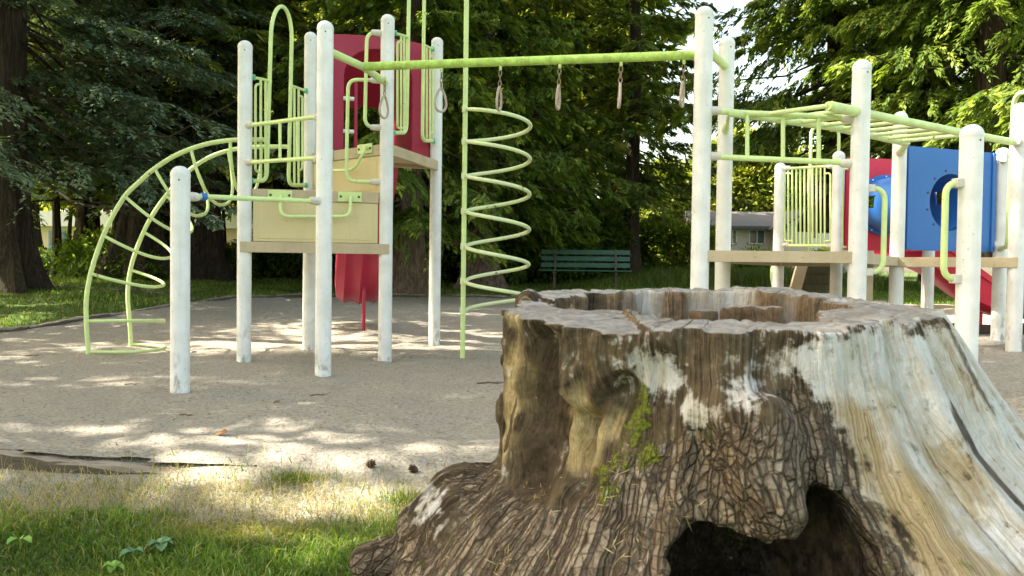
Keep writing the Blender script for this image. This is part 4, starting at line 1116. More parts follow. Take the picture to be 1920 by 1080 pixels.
fc = bpy.data.curves.new('number', 'FONT'); fc.body = '30'; fc.size = 6.4 * u; fc.align_x = 'CENTER'; fc.extrude = .003; fc.materials.append(M['black'])
fo = bpy.data.objects.new('number_tmp', fc); C.objects.link(fo); bpy.context.view_layer.update(); fme = bpy.data.meshes.new_from_object(fo); bpy.data.objects.remove(fo); fo = bpy.data.objects.new('number', fme); C.objects.link(fo); fo.parent = tab; fo.rotation_euler = (rad(90), 0, 0); fo.location = Vector((X0, DS - .006, Z0 - 11.8 * u)) - origin(tab)

# ================================================================== TREES
def bark_mat(name, a, b, sc=(5, 5, .9), bump=.9):
    m, nt, out = newmat(name); k = N(nt); v = k.coord(sc)
    n1 = k.noise(v, 2.2, 7, .7, .6); n4 = k.noise(k.coord((11, 11, .9)), 1, 6, .7, .8); vr = k.math('ABSOLUTE', k.math('SUBTRACT', n4, .5))
    n2 = k.noise(k.coord((1, 1, 1)), 1.3, 4, .6)
    c = k.mix(k.ramp(n1, [(.3, 0), (.7, 1)]), a, b); c = k.mix(k.ramp(vr, [(0, .8), (.05, 0)]), c, tuple(x * .3 for x in a))
    c = k.mix(k.ramp(n2, [(.55, 0), (.75, .5)]), c, (.07, .085, .035))
    k.bsdf(out, c, .9, k.bump(k.math('ADD', n1, k.math('MULTIPLY', vr, 3)), bump, .04), spec=.15); return m
M['bark'] = bark_mat('bark_grey_brown', (.10, .075, .055), (.22, .175, .13)); M['cedarbark'] = bark_mat('bark_cedar', (.13, .09, .065), (.30, .23, .175), (9, 9, .45)); M['darkbark'] = bark_mat('bark_dark', (.04, .03, .022), (.095, .072, .053))
def trunk_mesh(seed, H_, r0, flare, bend, limbs, n=28, top=.25, x0=0, dark=False):
    """tapered fluted trunk from z=-.3 up, with limb tubes [(z,az,len,rise,r)]"""
    rr = np.random.default_rng(seed); m = MB(); ph = rr.uniform(0, 6.28, 4); L = 30; vs = []; fs = []
    for i in range(L):
        t = (i / (L - 1)) ** 1.5; z = -.4 + (H_ + .4) * t
        R = r0 * (1 - (1 - top) * max(0, z) / H_) + flare * math.exp(-max(0, z + .2) / .55)
        cx = bend[0] * (z / H_) ** 2 + .05 * math.sin(z * .6 + ph[0]); cy = bend[1] * (z / H_) ** 2
        for k in range(n):
            a = 2 * math.pi * k / n; fl = math.exp(-max(0, z) / 1.0)
            w = 1 + (.05 + .20 * fl) * math.sin(5 * a + ph[1] + .2 * z) + (.03 + .1 * fl) * math.sin(8 * a + ph[2]) + .02 * math.sin(17 * a + ph[3] + z)
            vs.append((cx + R * w * math.cos(a), cy + R * w * math.sin(a), z))
    for i in range(L - 1):
        for k in range(n):
            l = (k + 1) % n; fs.append((i * n + k, i * n + l, (i + 1) * n + l, (i + 1) * n + k))
    m.add(vs, fs)
    for z, az, ln, rise, r_ in limbs:
        d = Vector((math.cos(az), math.sin(az), 0)); b = Vector((bend[0] * (z / H_) ** 2, bend[1] * (z / H_) ** 2, z))
        m.tube([b, b + d * ln * .35 + Vector((0, 0, rise * .5)), b + d * ln * .7 + Vector((0, 0, rise * .6)), b + d * ln + Vector((0, 0, rise * .3))], [r_, r_ * .7, r_ * .45, r_ * .15], 6)
    return m
def leaf_quads(P, D, Nn, L, W, col):
    """diamond leaves at P along D with normals about Nn"""
    D = D / (np.linalg.norm(D, axis=1, keepdims=True) + 1e-9); Sx = np.cross(D, Nn); Sx /= (np.linalg.norm(Sx, axis=1, keepdims=True) + 1e-9)
    Up = np.cross(Sx, D); n = len(P); V = np.empty((n, 4, 3), np.float32)
    V[:, 0] = P; V[:, 1] = P + D * (L * .45)[:, None] + Sx * W[:, None] + Up * (W * .25)[:, None]; V[:, 2] = P + D * L[:, None]; V[:, 3] = P + D * (L * .45)[:, None] - Sx * W[:, None] + Up * (W * .25)[:, None]
    c = np.concatenate([np.repeat(col[:, None, :], 4, 1), np.ones((n, 4, 1))], 2)
    return V.reshape(-1, 3), np.arange(n * 4).reshape(-1, 4), c.reshape(-1, 4)
def conifer(seed, H_, z0, Rm, nbr, K, J, droop, L, W, cols, wts, hang=.4, spread=.9, taper=.8, azr=None, up=.1, zpow=1.0):
    """branches -> drooping laterals -> flat needle sprays, plus the list of limbs"""
    r = np.random.default_rng(seed)
    u = (np.arange(nbr) + r.uniform(0, 1, nbr)) / nbr; h = z0 + (H_ - z0) * u ** zpow
    ln = Rm * np.clip(1 - (h - z0) / (H_ - z0), .03, 1) ** taper * r.uniform(.65, 1.1, nbr)
    az = r.uniform(0, 2 * np.pi, nbr) if azr is None else r.uniform(*azr, nbr)
    n = nbr * K * J; bi = np.repeat(np.arange(nbr), K * J); li = np.repeat(np.arange(nbr * K), J)
    s_l = r.uniform(.12, 1, nbr * K) ** .8; side = r.choice([-1, 1], nbr * K) * r.uniform(.5, 1.2, nbr * K); sag = r.uniform(.6, 1.3, nbr * K)
    Lb = ln[np.repeat(np.arange(nbr), K)]; ll = (.14 + .36 * Lb * (1.05 - s_l)) * r.uniform(.6, 1.2, nbr * K)
    t = r.uniform(0, 1, n) ** .8
    rad_ = ln[bi] * s_l[li]
    azl = az[bi] + side[li] * .95
    px = np.cos(az[bi]) * rad_ + np.cos(azl) * ll[li] * t; py = np.sin(az[bi]) * rad_ + np.sin(azl) * ll[li] * t
    pz = h[bi] + up * rad_ - droop * rad_ ** 1.6 / (Rm ** .6) - hang * sag[li] * (ll[li] * t) ** 1.3
    P = np.stack([px, py, pz], 1) + r.normal(0, .025, (n, 3))
    a2 = azl + r.choice([-1, 1], n) * r.uniform(.2, .9, n) * spread
    D = np.stack([np.cos(a2), np.sin(a2), -hang * r.uniform(.3, 1.6, n) + .1], 1)
    Nn = np.stack([r.normal(0, .35, n), r.normal(0, .35, n), np.ones(n)], 1)
    cols = np.array(cols); ci = r.choice(len(cols), nbr * K, p=wts); c = cols[ci][li] * r.uniform(.8, 1.2, (n, 1)) * (1 + .35 * (t[:, None] - .5))
    limbs = [(float(a), float(b), float(c_ * .92), float(up * c_ - droop * c_ ** 1.6 / Rm ** .6) * 1.4, .006 + .007 * float(c_)) for a, b, c_ in zip(h, az, ln)]
    return leaf_quads(P, D, Nn, L * r.uniform(.6, 1.3, n), W * r.uniform(.7, 1.2, n), c), limbs
M['leaf'] = mat_leaf('foliage', .45, .55); M['leafthick'] = mat_leaf('foliage_dense', .22, .5, spec=.35)
SPR = [(.085, .125, .08), (.12, .17, .105), (.165, .215, .13), (.22, .27, .16)]
CED = [(.075, .12, .02), (.12, .18, .03), (.175, .24, .04), (.24, .30, .06)]
DRK = [(.085, .13, .03), (.135, .18, .04), (.20, .24, .055), (.30, .30, .07)]
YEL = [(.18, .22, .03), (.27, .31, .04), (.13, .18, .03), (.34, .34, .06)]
def tree(name, x, y, crownmesh, tr, trmat, label, cat, rot=0, sc=1, group=None, crownmat='leaf', z=None):
    o = thing(name, (x, y, g1(x, y) if z is None else z), label, cat, group); o.rotation_euler = (0, 0, rot); o.scale = (sc, sc, sc)
    t_ = tr
    if isinstance(tr, MB): t_ = tr.build('trunk', trmat, None).data; bpy.data.objects.remove([q for q in C.objects if q.data == t_][0])
    a = link('trunk', t_, o); b = link('crown', crownmesh, o); return o, t_
def cmesh(data, mat='leaf'):
    V, Fa, cc = data[0]; return mesh_np('crown', V, Fa, M[mat], False, {'col': ('FLOAT_COLOR', cc)})
def lead(limbs, k=60): return sorted(limbs, key=lambda q: -q[2])[:k]
# ------------------------------------------------------------------ tree kinds
d1 = conifer(1, 15, 2.1, 4.7, 190, 30, 42, .34, .12, .021, SPR, [.3, .35, .25, .1], hang=.55, spread=.8, up=.05, taper=.75)
d2 = conifer(2, 16, 1.6, 3.4, 200, 26, 42, .26, .15, .024, CED, [.2, .35, .3, .15], hang=.95, spread=.55, up=.06, taper=.6)
d3 = conifer(3, 17, 2.6, 3.6, 120, 18, 22, .22, .24, .034, DRK, [.3, .35, .25, .1], hang=.7, spread=.7, up=.05, taper=.6)
cm1 = cmesh(d1, 'leafthick'); cm2 = cmesh(d2); cm3 = cmesh(d3)
tr1 = trunk_mesh(1, 15, .34, .34, (0, 0), lead(d1[1], 70)); tr2 = trunk_mesh(2, 16, .26, .40, (.2, 0), lead(d2[1], 60)); tr3 = trunk_mesh(3, 17, .24, .22, (.3, .1), lead(d3[1], 40))
gx = lambda px, d: at(px, 500, d).x
_, T1 = tree('spruce_tree', gx(18, 13.2), 13.2, cm1, tr1, 'darkbark', 'massive dark spruce at the left edge with blue green drooping boughs over the lawn', 'tree')
tree('spruce_tree', gx(265, 16.5) , 16.5, cm1, T1, 'bark', 'second blue green spruce standing behind the arched ladder', 'tree', rot=2.1, sc=.92, z=1.0)
_, T2 = tree('cedar_tree', gx(766, 16.6), 16.6, cm2, tr2, 'cedarbark', 'bright green cedar with fluted grey trunk rising behind the tower', 'tree', rot=.6)
T2b = T2.copy(); T2b.materials.clear(); T2b.materials.append(M['darkbark'])
_, T3 = tree('dark_cedar_tree', gx(1010, 22.5), 22.5, cm3, tr3, 'darkbark', 'dark cedar standing behind the coil climber and shrubs', 'tree', rot=1, sc=1.0)
tree('dark_cedar_tree', gx(1185, 23.5), 23.5, cm3, T3, 'darkbark', 'dark cedar behind the right end of the bench', 'tree', rot=3.4, sc=.95)
tree('cedar_tree', gx(905, 19.0), 19.0, cm2, T2, 'cedarbark', 'lighter green cedar just right of the coil climber pole', 'tree', rot=2.6, sc=1.05)
tree('cedar_tree', gx(1850, 15.5), 15.5, cm2, T2b, 'darkbark', 'sunlit yellow green cedar above the blue panel at the right', 'tree', rot=4.0, sc=1.12, z=g1(9, 15) + 1.2)
tree('cedar_tree', gx(1565, 19.5), 19.5, cm2, T2b, 'cedarbark', 'cedar with sky showing through, behind the overhead ladder', 'tree', rot=5.3, sc=1.15, z=g1(9, 15) + 2.0)
tree('cedar_tree', gx(1735, 18.5), 18.5, cm2, T2b, 'cedarbark', 'cedar standing between the overhead ladder and the blue panel', 'tree', rot=.9, sc=1.15, z=g1(9, 15) + 1.7)
# trunks between the school and the playground
TB = []
for i, (px, d, r0, fl, bend, sc_, lab, mt) in enumerate([
        (104, 19.5, .085, .10, (.1, 0), 1, 'thin dark trunk in front of the teal door of the school', 'darkbark'),
        (166, 19.0, .24, .34, (.5, 0), 1, 'swollen gnarled trunk just right of the thin trunk', 'darkbark'),
        (236, 18.0, .26, .34, (-2.2, 0), 1, 'leaning broad dark trunk behind the lower arched ladder', 'darkbark'),
        (378, 17.5, .36, .36, (-.5, .3), 1, 'broad dark trunk behind the short white post', 'darkbark'),
        (302, 21.0, .26, .25, (.3, 0), 1, 'narrower dark trunk between the two broad left trunks', 'darkbark'),
        (655, 26.0, .36, .3, (.3, 0), 1, 'straight dark trunk behind the crimson arch panel', 'darkbark'),
        (530, 22.0, .30, .3, (-.3, 0), 1, 'dark trunk hidden behind the tall hooped rail of the tower', 'darkbark'),
        (1100, 27.0, .20, .2, (.2, 0), 1, 'slim dark trunk deep in the shade above the bench', 'darkbark')]):
    t_ = trunk_mesh(20 + i, 16, r0, fl, bend, lead(d3[1], 40) if r0 > .2 else [])
    tree('forest_tree', gx(px, d), d, cm3, t_, mt, lab, 'tree', rot=i * 1.3, sc=1, group='trees of the grove', z=g1(gx(px, d), d) + .0)
# forest further back, outline and density only
back = [(-60, 24), (60, 33), (150, 50), (250, 48), (700, 38), (-200, 30), (520, 38), (610, 40), (700, 31), (800, 34), (900, 30), (985, 36), (1060, 33), (1150, 31), (-160, 20), (1960, 24), (2080, 18), (1760, 30), (1900, 34)]
where = ['far left behind the big spruce', 'behind the thin trunk', 'above the gnarled trunk', 'above the school roof', 'above the crimson panel', 'far beyond the left photo edge', 'behind the hooped rail', 'left of the crimson panel', 'behind the crimson panel',
         'behind the far tower post', 'behind the coil climber top', 'above the first hanging rings', 'above the bench', 'behind the middle rings', 'beyond the left photo edge', 'at the right photo edge', 'beyond the right photo edge', 'behind the red and blue panels', 'behind the sunlit right cedar']
for i, ((px, d), w) in enumerate(zip(back, where)):
    x = gx(px, d); tree('forest_tree', x, d, cm3, T3, 'darkbark', 'dark conifer of the background grove ' + w, 'tree', rot=i * 2.4, sc=1.05 + .2 * (i % 3), group='trees of the grove', z=g1(x, d) + .6)
def openc(seed, n, nl, R, z0, z1, clr, L, W):
    r = np.random.default_rng(seed); a = r.uniform(0, 6.28, n); z = r.uniform(z0, z1, n); q = R * np.sqrt(r.uniform(.03, 1, n)) * (1 - .5 * (z - z0) / (z1 - z0))
    c = np.stack([q * np.cos(a), q * np.sin(a), z], 1); s = clr * r.uniform(.5, 1.3, n); ci = np.repeat(np.arange(n), nl)
    P = c[ci] + r.normal(0, 1, (n * nl, 3)) * (s[ci][:, None] * np.array([1, 1, .35])); D = r.normal(0, 1, (n * nl, 3)); cols = np.array(DRK)[r.integers(0, 4, n * nl)]
    return leaf_quads(P, D, r.normal(0, .5, (n * nl, 3)) + np.array([0, 0, 1]), L * r.uniform(.6, 1.3, n * nl), W * r.uniform(.7, 1.2, n * nl), cols)
cm4 = cmesh([openc(77, 46, 260, 3.6, 2.5, 14, .42, .24, .05)])  # sparse crown for the added trees, clumps spaced to cast dapples
# unseen trees added on the sunny side to dapple sand and shade stump
for i, (x, y, s_, rot, cm_) in enumerate([(-7.0, 1.3, .8, .3, cm3), (-11.5, 1.6, 1.05, 2.0, cm3), (-9.2, 5.6, 1.0, 1.1, cm4), (-10.6, 9.4, 1.0, 3.0, cm4), (-15.5, 7.0, 1.2, 1.9, cm4)]):
    tree('forest_tree', x, y, cm_, T3, 'darkbark', ['nearest conifer', 'tall conifer', 'open crowned tree', 'second open crowned tree', 'farthest open crowned tree'][i] + ' added out of view at left to shade sand and stump', 'tree', rot=rot, sc=s_, group='added shade trees left of the play area', z=g1(x, y) + 1.6)

# ------------------------------------------------------------------ broadleaf
def bushy(seed, rx, ry, rz, zc, ncl, nlf, L, W, cols, wts, clr=.16, shell=.55):
    r = np.random.default_rng(seed); v = r.normal(0, 1, (ncl, 3)); v /= np.linalg.norm(v, axis=1, keepdims=True); rr_ = r.uniform(shell, 1, ncl)[:, None]
    lump = 1 + .25 * np.sin(3 * v[:, :1] + seed) * np.cos(4 * v[:, 1:2] + 2 * seed)
    c = v * rr_ * lump * np.array([rx, ry, rz]) + np.array([0, 0, zc]); c[:, 2] = np.maximum(c[:, 2], .05)
    n = ncl * nlf; ci = np.repeat(np.arange(ncl), nlf); P = c[ci] + r.normal(0, 1, (n, 3)) * np.array([clr, clr, clr * .6])
    out = v[ci] + r.normal(0, .8, (n, 3)); out[:, 2] -= .25
    Nn = np.stack([r.normal(0, .5, n), r.normal(0, .5, n) - .3, np.ones(n)], 1)
    cols = np.array(cols); k = r.choice(len(cols), ncl, p=wts); cc = cols[k][ci] * r.uniform(.75, 1.25, (n, 1))
    return leaf_quads(P, out, Nn, L * r.uniform(.6, 1.3, n), W * r.uniform(.7, 1.2, n), cc)
def stems(seed, rx, zc, n=14):
    rr = np.random.default_rng(seed); m = MB()
    for i in range(n):
        a = rr.uniform(0, 6.28); e = rx * rr.uniform(.3, .9); m.tube([(0.1 * math.cos(a), .1 * math.sin(a), -.1), (e * .4 * math.cos(a), e * .4 * math.sin(a), zc * .8), (e * math.cos(a), e * math.sin(a), zc * 1.4)], [.02, .014, .005], 5)
    return m.build('stem', 'darkbark', None).data
def drop_tmp():
    for q in list(C.objects):
        if q.name.startswith('stem') and q.parent is None: bpy.data.objects.remove(q)
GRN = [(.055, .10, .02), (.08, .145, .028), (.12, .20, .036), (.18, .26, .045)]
b1 = mesh_np('foliage', *bushy(5, 1.25, 1.0, 1.15, 1.25, 520, 34, .12, .038, GRN, [.3, .35, .25, .1])[:2], M['leaf']); 
def bmesh_from(data, mat='leaf'): V, Fa, cc = data; return mesh_np('foliage', V, Fa, M[mat], False, {'col': ('FLOAT_COLOR', cc)})
b1 = bmesh_from(bushy(5, 1.25, 1.0, 1.15, 1.25, 560, 34, .13, .042, GRN, [.3, .35, .25, .1]))
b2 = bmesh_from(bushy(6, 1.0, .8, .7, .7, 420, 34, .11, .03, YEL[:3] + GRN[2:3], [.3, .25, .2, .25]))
b3 = bmesh_from(bushy(7, .9, .7, .42, .30, 330, 30, .12, .022, GRN, [.2, .3, .3, .2]))
s1 = stems(1, 1.2, 1.2); s2 = stems(2, .9, .7); s3 = stems(3, .7, .3); drop_tmp()
def shrub(px, d, mesh, st, sc, label, group, name='shrub', rot=None, sz=None):
    x = gx(px, d); o = thing(name, (x, d, g1(x, d)), label, 'shrub', group); o.rotation_euler = (0, 0, px * .7 if rot is None else rot); o.scale = (sc, sc, sc * (sz or 1))
    link('foliage', mesh, o); link('stem', st, o)
G1_ = 'shrubs behind the bench'
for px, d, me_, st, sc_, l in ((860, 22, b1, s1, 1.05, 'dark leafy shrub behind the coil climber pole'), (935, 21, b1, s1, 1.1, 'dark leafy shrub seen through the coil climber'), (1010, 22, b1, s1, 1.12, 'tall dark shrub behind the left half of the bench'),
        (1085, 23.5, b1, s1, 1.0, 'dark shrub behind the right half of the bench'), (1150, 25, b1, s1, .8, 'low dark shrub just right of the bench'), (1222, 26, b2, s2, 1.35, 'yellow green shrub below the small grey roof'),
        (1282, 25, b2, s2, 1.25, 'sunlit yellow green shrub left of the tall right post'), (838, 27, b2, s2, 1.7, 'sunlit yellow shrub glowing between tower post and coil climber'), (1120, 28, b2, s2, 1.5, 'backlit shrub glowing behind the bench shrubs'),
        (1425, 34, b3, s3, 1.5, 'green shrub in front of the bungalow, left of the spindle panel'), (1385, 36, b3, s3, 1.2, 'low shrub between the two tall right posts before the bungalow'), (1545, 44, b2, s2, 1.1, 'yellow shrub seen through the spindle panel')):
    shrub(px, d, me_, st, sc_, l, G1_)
G2_ = 'undergrowth between the left trunks'
for px, d, me_, st, sc_, l in ((70, 21, b3, s3, .8, 'low undergrowth right of the big spruce trunk'), (140, 23, b2, s2, .55, 'bright low shrub in front of the school'), (205, 17.5, b3, s3, 1.25, 'fern like undergrowth inside the arched ladder'), (280, 20, b2, s2, .9, 'sunlit undergrowth behind the arched ladder'),
        (255, 16.8, b3, s3, 1.0, 'low fern clump beside the leaning trunk'), (330, 21, b3, s3, 1.0, 'dark undergrowth left of the short white post'), (430, 20, b2, s2, .6, 'shrub below the yellow sign'), (480, 22, b3, s3, 1.1, 'dark undergrowth behind the left tower posts'),
        (540, 22, b3, s3, 1.5, 'dark undergrowth under the tower platform'), (620, 25, b1, s1, .75, 'dark shrub behind the red wave slide'), (700, 24, b3, s3, 1.6, 'dark undergrowth left of the fluted cedar trunk')):
    shrub(px, d, me_, st, sc_, l, G2_)
# glowing understorey boughs
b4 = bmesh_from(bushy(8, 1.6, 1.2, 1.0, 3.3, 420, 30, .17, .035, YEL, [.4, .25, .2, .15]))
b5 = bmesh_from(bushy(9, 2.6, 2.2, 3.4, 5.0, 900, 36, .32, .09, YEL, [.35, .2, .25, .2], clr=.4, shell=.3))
tt = trunk_mesh(50, 5, .07, .05, (.2, .2), [], n=10, top=.3).build('trunk', 'darkbark', None).data; bpy.data.objects.remove([q for q in C.objects if q.data == tt][0])
def small_tree(px, d, mesh, sc, label, group, dz=0, rot=0):
    x = gx(px, d); o = thing('small_tree', (x, d, g1(x, d) + dz), label, 'tree', group); o.scale = (sc, sc, sc); o.rotation_euler = (0, 0, rot); link('crown', mesh, o); link('trunk', tt, o)
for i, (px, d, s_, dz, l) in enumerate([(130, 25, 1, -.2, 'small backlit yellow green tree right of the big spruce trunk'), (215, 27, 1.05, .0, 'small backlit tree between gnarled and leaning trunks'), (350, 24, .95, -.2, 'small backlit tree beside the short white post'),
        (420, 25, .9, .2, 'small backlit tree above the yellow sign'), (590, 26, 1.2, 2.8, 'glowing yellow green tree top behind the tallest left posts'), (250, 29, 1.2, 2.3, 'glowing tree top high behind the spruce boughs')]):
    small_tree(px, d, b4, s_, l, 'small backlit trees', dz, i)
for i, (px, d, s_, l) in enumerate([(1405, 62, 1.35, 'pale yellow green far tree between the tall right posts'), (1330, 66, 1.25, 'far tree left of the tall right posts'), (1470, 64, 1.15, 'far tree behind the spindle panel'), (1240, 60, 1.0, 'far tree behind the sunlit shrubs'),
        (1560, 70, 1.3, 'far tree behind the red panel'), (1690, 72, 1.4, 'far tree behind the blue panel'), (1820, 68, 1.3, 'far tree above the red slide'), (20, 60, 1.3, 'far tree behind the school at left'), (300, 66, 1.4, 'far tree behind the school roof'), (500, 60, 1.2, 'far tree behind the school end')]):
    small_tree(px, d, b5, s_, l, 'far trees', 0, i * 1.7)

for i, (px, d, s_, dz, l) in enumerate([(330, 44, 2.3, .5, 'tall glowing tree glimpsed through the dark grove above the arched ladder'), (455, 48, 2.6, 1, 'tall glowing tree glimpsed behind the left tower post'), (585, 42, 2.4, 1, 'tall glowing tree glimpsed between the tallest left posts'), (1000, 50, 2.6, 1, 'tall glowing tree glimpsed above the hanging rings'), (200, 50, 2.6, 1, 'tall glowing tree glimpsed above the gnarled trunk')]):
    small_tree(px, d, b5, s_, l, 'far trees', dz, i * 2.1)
# ------------------------------------------------------------------ light
SUN = Vector((-.68, .03, .66)).normalized()
w = bpy.data.worlds.new('World'); S.world = w; w.use_nodes = True; nt = w.node_tree
for n in list(nt.nodes): nt.nodes.remove(n)
sk = nt.nodes.new('ShaderNodeTexSky'); sk.sky_type = 'NISHITA'; sk.sun_disc = False
sk.sun_elevation = math.asin(SUN.z); sk.sun_rotation = math.atan2(SUN.x, SUN.y); sk.dust_density = 2.5; sk.air_density = 1.0
bg = nt.nodes.new('ShaderNodeBackground'); bg.inputs['Strength'].default_value = .15; sk.ozone_density = .3
ow = nt.nodes.new('ShaderNodeOutputWorld'); wm = nt.nodes.new('ShaderNodeMix'); wm.data_type = 'RGBA'; wm.blend_type = 'MULTIPLY'; wm.inputs[0].default_value = 1; wm.inputs[7].default_value = (1.15, 1.0, .74, 1); nt.links.new(sk.outputs[0], wm.inputs[6]); nt.links.new(wm.outputs[2], bg.inputs[0]); nt.links.new(bg.outputs[0], ow.inputs[0])
sd = bpy.data.lights.new('sun', 'SUN'); sd.energy = 5.0; sd.angle = rad(.55); sd.color = (1, .93, .80)
so = bpy.data.objects.new('sun', sd); C.objects.link(so); so.rotation_euler = SUN.to_track_quat('Z', 'Y').to_euler()
S.view_settings.view_transform = 'Standard'; S.view_settings.look = 'None'; S.view_settings.exposure = 2.2; S.view_settings.gamma = 1
S.cycles.max_bounces = 6; S.cycles.diffuse_bounces = 3; S.cycles.transmission_bounces = 4; S.cycles.transparent_max_bounces = 4; S.cycles.glossy_bounces = 2
S.cycles.use_denoising = True; S.cycles.sample_clamp_indirect = 8
# ================================================================== STUMP
SX, SY = .50, 1.95
def stump():
    TH = np.array([-180, -150, -120, -90, -60, -30, 0, 30, 60, 90, 120, 150, 180.])
    ZL = np.array([-.2, 0, .15, .3, .4, .5, .65, .80])
    T = {-180: (.90, .80, .70, .58, .52, .51, .505, .505), -150: (.92, .86, .75, .63, .54, .51, .495, .49), -120: (.92, .85, .75, .64, .56, .50, .465, .45),
         -90: (.85, .76, .69, .60, .53, .475, .435, .42), -60: (.95, .88, .78, .68, .59, .52, .45, .42), -30: (1.15, 1.05, .92, .80, .69, .60, .53, .455),
         0: (1.15, 1.15, 1.08, .99, .88, .76, .63, .515), 30: (1.1, 1.0, .9, .8, .72, .64, .56, .5), 60: (.9, .85, .75, .66, .6, .54, .48, .46),
         90: (.8, .75, .68, .6, .55, .5, .46, .44), 120: (.8, .75, .68, .6, .55, .5, .47, .46), 150: (.85, .8, .7, .6, .56, .53, .51, .5)}
    T[180] = T[-180]; tab = np.array([T[int(t)] for t in TH], np.float32)       # (13, 8)
    st = .0085
    ztop = lambda X, Y: .785 + .030 * Y / .45
    x = np.arange(-1.12, 1.24, st, dtype=np.float32); y = np.arange(-1.0, .80, st, dtype=np.float32); z = np.arange(-.22, .87, st, dtype=np.float32)
    X, Y, Z = np.meshgrid(x, y, z, indexing='ij')
    def fields(X, Y, Z):
        th = np.degrees(np.arctan2(Y, X)); r = np.hypot(X, Y)
        # bicubic-ish lookup: smooth interpolation in theta, linear in z
        ft = (th + 180) / 30; i0 = np.clip(ft.astype(int), 0, 11); t = ft - i0; t = t * t * (3 - 2 * t) * .5 + t * .5
        fz = np.interp(Z, ZL, np.arange(8)); k0 = np.clip(fz.astype(int), 0, 6); s = fz - k0
        R = (tab[i0, k0] * (1 - t) + tab[i0 + 1, k0] * t) * (1 - s) + (tab[i0, k0 + 1] * (1 - t) + tab[i0 + 1, k0 + 1] * t) * s
        return th, r, R
    th, r, R = fields(X, Y, Z)
    ca, sa = np.cos(np.radians(th)), np.sin(np.radians(th))
    # fluting, grooves between lobes
    def groove(c, w, dep, zlo=.3, zhi=.45): return -dep * np.exp(-(((th - c + 180) % 360 - 180) / w) ** 2) * ss(zlo, zhi, Z)
    fl = groove(-146, 3.5, .045) + groove(-126, 3, .035, .45, .6) + groove(-168, 3, .03) + groove(-112, 2.5, .018, .55, .65) + groove(-136, 2, .015)
    fl += groove(-34, 3.5, .035, .1, .35) + groove(-52, 2.5, .012, .1, .5) + groove(-18, 4, .03, .1, .4)
    fl += .030 * fbm(ca * 5, sa * 5, Z * 1.2, s=61, o=3) + .022 * fbm(ca * 14, sa * 14, Z * 2.2, s=62, o=3)
    bulge = .05 * np.exp(-((th + 104) / 7) ** 2 - ((Z - .625) / .05) ** 2) + .035 * np.exp(-((th + 92) / 14) ** 2 - ((Z - .50) / .08) ** 2) + .03 * np.exp(-((th + 118) / 8) ** 2 - ((Z - .73) / .05) ** 2)
    fl += bulge
    lobe = ss(-152, -147, th) * ss(-121, -126, th); zl = .63 + .04 * np.sin(th / 4.2) + .02 * fbm(ca * 20, sa * 20, s=59, o=2)
    fl += lobe * (.030 * ss(zl - .025, zl + .02, Z) - .022 * ss(zl + .01, zl - .03, Z) * ss(.38, .45, Z))
    fl += groove(-153, 5, .06, .34, .42) * (1 - ss(.70, .76, Z)) + groove(-137, 3, .018)
    fl += .022 * (1 - np.abs(fbm(ca * 9, sa * 9, Z * 7, s=58, o=3)) * 2) * ss(-118, -128, th) * (th < 0) * ss(.35, .42, Z)
    # bark plates
    thb = np.interp(Z, [.3, .45, .58, .65, .72], [-72, -75, -78, -84, -92]) + 3 * fbm(X * 9, Y * 9, Z * 9, s=70, o=3)
    zb = np.interp(th, [-180, -140, -126, -110, -100, -80, -62], [.36, .37, .47, .58, .60, .68, .72]) + .05 * fbm(X * 8, Y * 8, Z * 8, s=71, o=3)
    bark = ss(4, -1, th - thb) * ss(.02, -.015, Z - zb) * (th < 0)
    R = R + fl
    sdf = (r - R) * .86
    # top cut, tilted up towards the back, with steps
    zt = ztop(X, Y) + .009 * fbm(X * 6, Y * 6, s=63, o=3) + .004 * fbm(X * 22, Y * 22, s=68, o=2) - .014 * (((X < -.24) & (Y < .05 + .1 * vnoise(X * 9, Y * 0, s=69)))) + .008 * (X > .15) - .010 * ss(.25, .5, X)
    sdf = np.maximum(sdf, Z - zt)
    def smin(a, b, k):
        h = np.clip(.5 + .5 * (b - a) / k, 0, 1); return b * (1 - h) + a * h - k * h * (1 - h)
    def smax(a, b, k): return -smin(-a, -b, k)
    def caps(p, q, ra, rb):
        p = np.array(p); q = np.array(q); d = q - p; t = np.clip(((X - p[0]) * d[0] + (Y - p[1]) * d[1] + (Z - p[2]) * d[2]) / (d @ d), 0, 1)
        return np.sqrt((X - p[0] - d[0] * t) ** 2 + (Y - p[1] - d[1] * t) ** 2 + (Z - p[2] - d[2] * t) ** 2) - (ra + (rb - ra) * t)
    # left root shoulder and its broken stub
    nz = .02 * fbm(X * 7, Y * 7, Z * 7, s=64, o=4)
    sdf = smin(sdf, caps((-.42, .0, .155), (-.585, .04, .165), .215, .205) + nz * 1.5, .035)
    sdf = smin(sdf, caps((-.58, .0, .10), (-.64, -.10, -.15), .19, .22) + nz, .06)
    sdf = smin(sdf, caps((-.74, .04, .14), (-.845, .03, .13), .075, .055) + nz * .8, .012)
    # right-front root
    sdf = smin(sdf, caps((.2, -.3, .2), (.62, -.62, -.1), .26, .24) + nz * .5, .12)
    # hollow in the top
    Th2 = np.array([-180, -150, -120, -90, -60, -30, 0, 30, 60, 90, 120, 150, 180.]); Rn = np.array([.33, .25, .28, .31, .30, .27, .33, .36, .36, .34, .35, .36, .33])
    th2 = np.degrees(np.arctan2(Y - .02, X + .02)); Rin = np.interp(th2, Th2, Rn) + .075 * fbm(np.cos(np.radians(th2)) * 2.8, np.sin(np.radians(th2)) * 2.8, s=65, o=3) + .022 * fbm(np.cos(np.radians(th2)) * 14, np.sin(np.radians(th2)) * 14, Z * 3, s=66, o=3)
